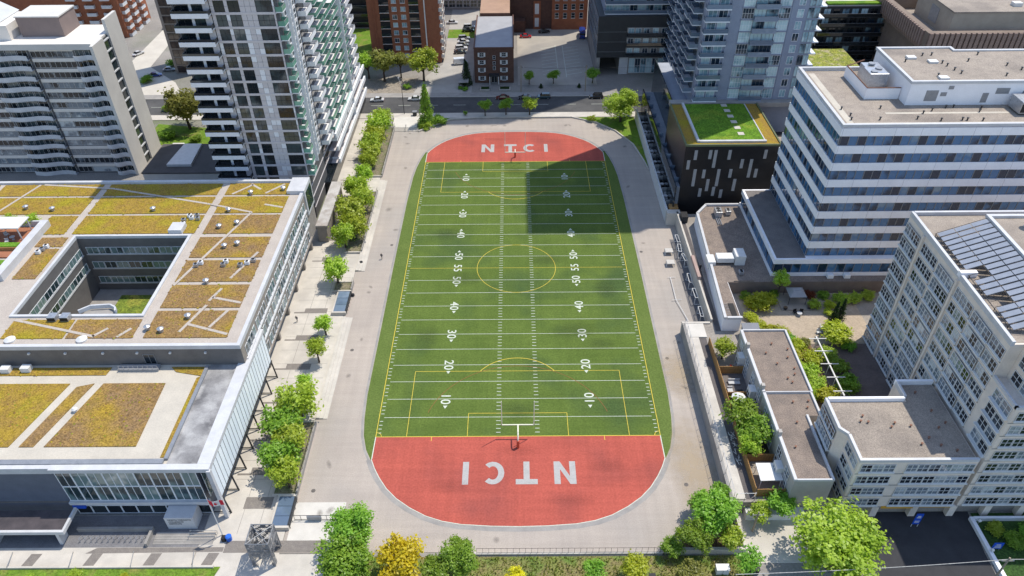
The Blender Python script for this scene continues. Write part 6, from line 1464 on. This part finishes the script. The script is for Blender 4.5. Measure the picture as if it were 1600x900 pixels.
# terrace garden: gazebo, pergola, dome, sofa set
gz=thing("gazebo","grey canvas gazebo with four posts on the garden terrace","gazebo",(59.4,-16.0,2.8))
cz=mat("gazebo_canvas",(0.33,0.33,0.34),(0.28,0.28,0.29),0.6,0.8,0.05); b=MB(); A=[(57.6,-17.6,5.0),(61.2,-17.6,5.0),(61.2,-14.2,5.0),(57.6,-14.2,5.0)]; T=[(58.6,-16.4,5.8),(60.2,-16.4,5.8),(60.2,-15.4,5.8),(58.6,-15.4,5.8)]
for i in range(4): b.slab(A[i],A[(i+1)%4],T[(i+1)%4],T[i],.05)
b.slab(T[0],T[1],T[2],T[3],.05); b.obj("canopy",cz,gz)
for x,y,z in A: MB().bar((x,y,2.82),(x,y,5.0),.06,.06,6).obj("post",dark,gz)
pg=thing("pergola","white-beamed pergola running through the terrace garden","pergola",(58.9,-38,2.8))
for i in range(5): MB().bar((58.9,-31-i*3.5,2.82),(58.9,-31-i*3.5,5.5),.09,.09,6).obj("post",white,pg); MB().box(57.2,60.6,-31.08-i*3.5,-30.92-i*3.5,5.5,5.65).obj("crossbeam",white,pg)
MB().box(58.78,59.02,-46,-30.2,5.3,5.5).obj("beam",white,pg)
dmh=thing("white_dome_vent","small white domed roof vent at the townhouse end","roof vent",(46.9,-29.4,2.8)); MB().bar((46.9,-29.4,2.8),(46.9,-29.4,4.2),.9,.9,14).bar((46.9,-29.4,4.2),(46.9,-29.4,4.7),.9,.35,14).obj("dome",white,dmh)
gs=thing("grey_shed","small grey-roofed shed behind the townhouses","shed",(46.6,-27,2.8)); MB().box(45.4,48.4,-28.0,-26.2,2.8,5.0).obj("wall",thm,gs); MB().slab((45.2,-28.2,5.0),(48.6,-28.2,5.0),(48.6,-26.0,5.4),(45.2,-26.0,5.4),.12).obj("roof",sid_n,gs)
for k,(x,y,rz,lb) in enumerate(((58.3,-20.2,.2,"left dark chair of the pair in the middle of the terrace"),(59.6,-20.2,-.2,"right dark chair of the pair in the middle of the terrace"),(62.2,-25.0,1.2,"grey chair beside the yellow-green terrace tree"))): tag(place("patio_chair",SM[1 if k<2 else 0],None,Matrix.Translation((x,y,2.815))@Matrix.Rotation(rz,4,'Z')),lb,"chair","terrace chairs")
tag(place("patio_table",TM,None,Matrix.Translation((58.95,-20.9,2.815))),"round table before the two dark terrace chairs","table"); 
bnch=thing("white_bench","white bench with navy cushion beside the yellow-green terrace tree","bench",(61.6,-26.4,2.8)); MB().box(60.8,62.4,-26.8,-26.2,3.2,3.3).obj("seat",white,bnch); MB().box(60.8,62.4,-26.2,-26.1,3.3,3.8).obj("backrest",white,bnch); MB().box(61.6,62.3,-26.75,-26.25,3.3,3.42).obj("cushion",sid_n,bnch)
for x in (60.9,62.2): MB().box(x,x+.1,-26.75,-26.25,2.81,3.2).obj("leg",white,bnch)
for k,(x,y,lb) in enumerate(((56.6,-19.0,"dark pot at the gazebo platform's left corner"),(61.7,-18.8,"dark pot at the gazebo platform's right corner"),(62.8,-18.2,"dark pot under the bright potted shrub"))):
    g=thing("flower_pot",lb,"pot",(x,y,2.81),0,"terrace pots"); MB().bar((x,y,2.81),(x,y,3.5),.3,.45,10).obj("pot",dark,g); MB().bar((x,y,3.5),(x,y,3.56),.42,.42,10).obj("soil",soil,g)
struct("gazebo_platform",MB().box(55.8,62.6,-19.3,-13.6,2.8,2.98),mat("platform_pavers",(0.34,0.29,0.235),(0.28,0.24,0.2),0.6,0.92,0.1))
# roof pergola on the school
rpg=thing("roof_pergola","pale roofed pergola on a wooden deck at the left edge of the school roof","pergola",(-104,-9,16.2))
MB().box(-114,-101.4,-17,-6.2,ZT+.05,ZT+.3).obj("deck",mat("red_deck",(0.36,0.15,0.08),(0.3,0.12,0.065),0.8,0.85,0.15),rpg)
MB().slab((-109.6,-11.2,ZT+3.4),(-102.6,-11.2,ZT+3.4),(-102.4,-7.0,ZT+3.5),(-109.4,-7.0,ZT+3.5),.2).obj("roof",white,rpg); MB().slab((-118,-11.2,ZT+3.4),(-110.4,-11.2,ZT+3.4),(-110.2,-7.0,ZT+3.5),(-118,-7.0,ZT+3.5),.2).obj("roof",white,rpg)
for x in (-109.2,-103.0,-117): 
    for y in (-11.0,-7.2): MB().bar((x,y,ZT+.3),(x,y,ZT+3.3),.13,.13,6).obj("post",coping,rpg)
MB().box(-101.4,-99.8,-24.5,-5.4,ZT,ZT+1.6).obj("screen_wall",coping,rpg); MB().box(-118,-101.41,-5.8,-5.4,ZT,ZT+1.5).obj("screen_wall",coping,rpg)
for y,lb in ((-13.9,0),(-20.0,1)): 
    pb=MB().box(-108+lb*3,-101.8+lb*3-lb*1.4,y-.9,y+.9,ZT,ZT+1.1).obj("planter",wood if lb==0 else mat("rust_planter",(0.42,0.16,0.06),(0.36,0.13,0.05),1,0.85,0.12),rpg); MB().box(-107.8+lb*3,-102.0+lb*3-lb*1.4,y-.7,y+.7,ZT+1.1,ZT+1.3).obj("planting",leaf_m,pb)
for k,(x,y,rz) in enumerate(((-105.6,-12.0,.3),(-104.0,-12.6,2.8),(-107.0,-9.4,1.2))): tag(place("patio_chair",SM[k%2],None,Matrix.Translation((x,y,ZT+.3))@Matrix.Rotation(rz,4,'Z')),("grey chair on the school roof deck, nearest the parapet","black chair on the school roof deck","grey chair under the roof pergola")[k],"chair","roof deck chairs")
tag(place("patio_table",TM,None,Matrix.Translation((-105.0,-10.8,ZT+.3))),"round table on the school roof deck","table")
# front beds of the brown house and street bits
for x0,x1,lb in ((-11.6,-8.4,"left clipped bed before the brown house"),(-5.2,-1.4,"right clipped bed before the brown house")):
    g=thing("front_bed",lb,"planter",((x0+x1)/2,100.3,0),0,"clipped beds before the brown house"); MB().box(x0,x1,99.2,101.4,0,.35).obj("edge",conc,g); MB().box(x0+.3,x1-.3,99.5,101.1,.35,.6).obj("hedge",leaf_d,g)
bus=thing("grey_shelter","grey-roofed garden shelter beside the drive","shelter",(-17.4,102.0,0)); MB().box(-19.0,-15.6,100.6,104.0,2.2,2.4).obj("roof",conc_d,bus)
for x in (-18.8,-15.8):
    for y in (100.8,103.8): MB().bar((x,y,0),(x,y,2.2),.08,.08,5).obj("post",dark,bus)
g=thing("litter_bin","grey street litter bin beside the street lamp","bin",(-31.8,80.6,.1)); MB().box(-32.4,-31.2,80.1,81.1,.1,1.3).obj("body",dark,g,bevel=.05); MB().box(-32.5,-31.1,80.0,81.2,1.3,1.5).obj("lid",grey,g)
for k,(x,y,z,lb) in enumerate(((-36.6,2.2,0,"black rubbish sack at the planter's near corner"),(-36.5,-10.0,0,"black rubbish sack beside the middle light well"))):
    bmq=bmesh.new(); bmesh.ops.create_icosphere(bmq,subdivisions=2,radius=.4); rr=random.Random(k)
    for v in bmq.verts: v.co*=rr.uniform(.85,1.15); v.co.z=max(v.co.z*.9,-.32)
    mm=bpy.data.meshes.new("rubbish_sack"); bmq.to_mesh(mm); bmq.free(); mm.materials.append(black); tag(place("rubbish_sack",mm,None,Matrix.Translation((x,y,z+.32))),lb,"sack")

# ================================================================== CARS
def carpaint(name,c): return mat(name,c,tuple(x*.92 for x in c),1.0,0.25,0.01,6,metal=0.2,spec=0.6,coat=0.6)
tyre=mat("tyre",(0.02,0.02,0.02),(0.015,0.015,0.015),2,0.9,0.1); rim=mat("rim",(0.45,0.45,0.46),(0.4,0.4,0.41),2,0.3,0.02,metal=0.7)
hl=mat("headlight",(0.75,0.75,0.72),(0.7,0.7,0.68),2,0.15,0.0); tl=mat("taillight",(0.40,0.015,0.012),(0.35,0.012,0.01),2,0.2,0.0)
CARC={}
def car_meshes(style):
    if style in CARC: return CARC[style]
    L,W,H={"sedan":(4.6,1.8,1.45),"suv":(4.7,1.9,1.75),"van":(5.4,2.05,2.3),"truck":(7.2,2.4,2.9)}[style]
    z0=.28; l=L/2; w=W/2
    def loft(secs):
        b=MB(); n=len(secs[0]); P=[p for s in secs for p in s]; F=[]
        for i in range(len(secs)-1):
            for k in range(n): F.append((i*n+k,i*n+(k+1)%n,(i+1)*n+(k+1)%n,(i+1)*n+k))
        F.append(tuple(range(n))[::-1]); F.append(tuple((len(secs)-1)*n+k for k in range(n))); b._add(P,F,0); return b
    belt=z0+(H-z0)*(.50 if style!="van" else .45)
    secs=[]
    for x,zt,ww in ((-l,belt-.18,w*.80),(-l+.12,belt-.04,w*.93),(-l+.9,belt,w),(0,belt+.02,w),(l-1.2,belt-.06,w),(l-.35,belt-.18,w*.95),(l-.06,belt-.34,w*.84)):
        zb=z0 if abs(x)<l-.3 else z0+.1
        secs.append([(x,-ww*.96,zb),(x,-ww,zb+.2),(x,-ww,zt-.08),(x,-ww*.93,zt),(x,ww*.93,zt),(x,ww,zt-.08),(x,ww,zb+.2),(x,ww*.96,zb)])
    body=loft(secs)
    if style=="sedan": cs=((-l+.75,.35),(-l+1.5,1),(.35,1),(l-1.25,.0))
    elif style=="suv": cs=((-l+.15,.1),(-l+.5,1),(.5,1),(l-1.2,.0))
    else: cs=((-l+.08,.1),(-l+.2,1),(l-1.5,1),(l-.8,.0))
    gsec=[]; 
    for x,t in cs:
        zt=belt+(H-belt)*t; ww=w*(.93-.16*t); gsec.append([(x,-w*.93,belt-.02),(x,-ww,max(zt-.03,belt)),(x,ww,max(zt-.03,belt)),(x,w*.93,belt-.02)])
    cab=loft(gsec)
    xs=[c[0] for c in cs if c[1]==1]; rf=MB().box(xs[0]-.05,xs[1]+.05,-w*.76,w*.76,H-.05,H)
    if style in("van","truck"): rf.box(-l+.15,l-1.7 if style=="van" else l-2.2,-w*.97,w*.97,belt-.05,H-.051)
    for s in (-1,1): rf.box(xs[0]+.9,xs[0]+1.0,s*w*.79-.05,s*w*.79+.05,belt,H-.05)
    wh=MB(); wh.bar((0,-.11,0),(0,.11,0),.33,.33,14); rm=MB().bar((0,-.125,0),(0,.125,0),.2,.2,10)
    res=dict(L=L,W=W,H=H,body=body,cab=cab,roof=rf,wheel=wh.mesh("wheel",tyre),rim=rm.mesh("rim",rim),hl=MB().box(-.05,.05,-.2,.2,-.08,.08).mesh("headlight",hl),tl=MB().box(-.05,.05,-.2,.2,-.09,.09).mesh("taillight",tl),belt=belt,M={})
    CARC[style]=res; return res
g_car=glass("car_glass",(0.012,0.014,0.018),(0.02,0.025,0.03),(0.04,0.05,0.06),(0.5,0.8))
def car(x,y,rz,style,paint,lb,grp,z=0.0):
    c=car_meshes(style); M=Matrix.Translation((x,y,z))@Matrix.Rotation(math.radians(rz),4,'Z')
    t=thing({"sedan":"parked_car","suv":"parked_car","van":"parked_van","truck":"box_truck"}[style],lb,{"sedan":"car","suv":"car","van":"van","truck":"truck"}[style],(x,y,z),math.radians(rz),grp)
    if paint.name not in c["M"]:
        c["M"][paint.name]=(c["body"].mesh("body",paint,False),c["roof"].mesh("roof",paint),c["cab"].mesh("cabin_glass",g_car))
    b,r,g=c["M"][paint.name]
    bd=place("body",b,t,M); place("roof",r,bd,M); place("cabin_glass",g,t,M)
    for sx in (-.31,.30):
        for sy in (-1,1):
            Mw=M@Matrix.Translation((c["L"]*sx,sy*(c["W"]/2-.10),.33)); wo=place("wheel",c["wheel"],t,Mw); place("rim",c["rim"],wo,Mw)
    for sy in (-1,1):
        place("headlight",c["hl"],t,M@Matrix.Translation((c["L"]/2-.12,sy*c["W"]*.34,c["belt"]-.38))); place("taillight",c["tl"],t,M@Matrix.Translation((-c["L"]/2+.02,sy*c["W"]*.34,c["belt"]-.3)))
    return t
pw=carpaint("paint_white",(0.72,0.72,0.72)); pk=carpaint("paint_black",(0.018,0.018,0.02)); pgm=carpaint("paint_grey",(0.16,0.17,0.18)); psv=carpaint("paint_silver",(0.42,0.43,0.44)); prd=carpaint("paint_red",(0.48,0.012,0.015)); pma=carpaint("paint_maroon",(0.16,0.018,0.012)); pbl=carpaint("paint_blue",(0.02,0.05,0.25)); ptl=carpaint("paint_teal",(0.05,0.09,0.10))
for x,y,rz,st,p,lb in ((-45.4,91.6,180,"sedan",pw,"white sedan on the street beside the glass tower"),(-33.0,92.2,180,"sedan",pw,"white sedan half hidden by the tall pointed tree"),(-4.0,92.6,180,"sedan",pma,"dark maroon car parked before the brown house"),(3.4,92.6,180,"sedan",pk,"black car parked between the maroon and the teal car"),(9.6,93.0,180,"suv",ptl,"dark teal car parked before the lot's entrance"),(27.0,92.8,180,"suv",pk,"black car parked before the dark condo")): car(x,y,rz,st,p,lb,"cars along the street",-.02)
for x,y,rz,st,p,lb in ((-18.0,159.5,5,"suv",pw,"white car at the far end of the drive"),(-18.2,155.6,5,"suv",pk,"black car behind the white one on the drive"),(-19.4,147.0,8,"suv",psv,"silver car first in the row on the drive"),(-19.4,143.6,8,"sedan",pw,"white car second in the row on the drive"),(-19.6,140.2,8,"sedan",pgm,"grey car third in the row on the drive"),(-20.0,136.6,8,"suv",pw,"white car fourth in the row on the drive"),(-20.2,132.8,8,"sedan",pk,"black car last in the row on the drive"),(-19.4,122.6,10,"van",pw,"white van beside the conifer on the drive"),
    (4.6,148.6,2,"sedan",prd,"bright red car in the parking lot"),(12.0,153.6,10,"sedan",pk,"dark car at the back of the parking lot"),(-30,165,0,"sedan",pw,"white car beyond the far lawn"),(-25,165,0,"sedan",pw,"second white car beyond the far lawn"),
    (-127.0,113.6,20,"sedan",pbl,"blue car on the shaded west drive"),(-123.8,118.6,10,"sedan",psv,"silver car behind the blue one on the west drive"),(-141,134,60,"sedan",pw,"white car on the sunny west drive")): car(x,y,rz,st,p,lb,"cars in the drives and lots",0.0)
car(26.6,149.5,88,"truck",pbl,"blue box truck beside the dark condo","trucks",0.0)

# ================================================================== PEOPLE
def person(x,y,z,rz,top,legs,lb,stride=.28):
    t=thing("person",lb,"person",(x,y,z),rz)
    V=[];E=[];Rr=[]
    def v(p,r,par=None):
        V.append(p);Rr.append(r)
        if par is not None:E.append((par,len(V)-1))
        return len(V)-1
    pel=v((0,0,.95),.15); wa=v((0.01,0,1.12),.135,pel); chst=v((.03,0,1.36),.165,wa); nk=v((.03,0,1.50),.06,chst); hd=v((.05,0,1.63),.105,nk); v((.05,0,1.75),.08,hd)
    for s in (-1,1):
        hip=v((0,s*.10,.90),.10,pel); kn=v((s*stride*.55+.05,s*.10,.50),.07,hip); an_=v((s*stride-.02,s*.10,.09),.045,kn); v((s*stride+.14,s*.10,.045),.04,an_)
        sh=v((.03,s*.20,1.42),.075,chst); el=v((-s*.10,s*.25,1.14),.055,sh); wr=v((-s*.06+.10,s*.24,.92),.04,el); v((-s*.05+.14,s*.23,.84),.045,wr)
    me=bpy.data.meshes.new("body"); me.from_pydata(V,E,[]); me.update()
    o=bpy.data.objects.new("body",me); attach(o,t,Matrix.Translation((x,y,z))@Matrix.Rotation(rz,4,'Z'))
    sk=o.modifiers.new("skin",'SKIN'); sd=o.modifiers.new("sub",'SUBSURF'); sd.levels=1; sd.render_levels=1
    for i,r in enumerate(Rr): me.skin_vertices[0].data[i].radius=(r,r)
    me.skin_vertices[0].data[0].use_root=True
    # clothing by height on the one body
    m=bpy.data.materials.new("clothing"); m.use_nodes=True; N=m.node_tree.nodes; L=m.node_tree.links; tc=N.new("ShaderNodeTexCoord"); sp=N.new("ShaderNodeSeparateXYZ"); L.new(tc.outputs["Object"],sp.inputs[0]); rp=N.new("ShaderNodeValToRGB"); rp.color_ramp.interpolation='CONSTANT'
    mr=N.new("ShaderNodeMath"); mr.operation='DIVIDE'; mr.inputs[1].default_value=2.0; L.new(sp.outputs[2],mr.inputs[0]); L.new(mr.outputs[0],rp.inputs[0])
    e=rp.color_ramp.elements; e[0].position=0; e[0].color=(.03,.03,.03,1); e[1].position=.05; e[1].color=(*legs,1)
    for p,c in ((.49,top),(.76,(.42,.27,.19)),(.85,(.04,.025,.015))): q=e.new(p); q.color=(*c,1)
    L.new(rp.outputs[0],N["Principled BSDF"].inputs["Base Color"]); me.materials.append(m)
person(-31.9,3.7,0,1.2,(.05,.05,.06),(.04,.04,.05),"person in dark clothes walking alone on the track")
person(-47.0,-18.6,0.01,-1.8,(.16,.15,.15),(.05,.05,.07),"person in grey walking on the plaza beside the school columns")
person(42.3-.9,-5.2,2.81,1.6,(.015,.015,.018),(.02,.02,.02),"person in black standing in the alley by the annex wall",.06)
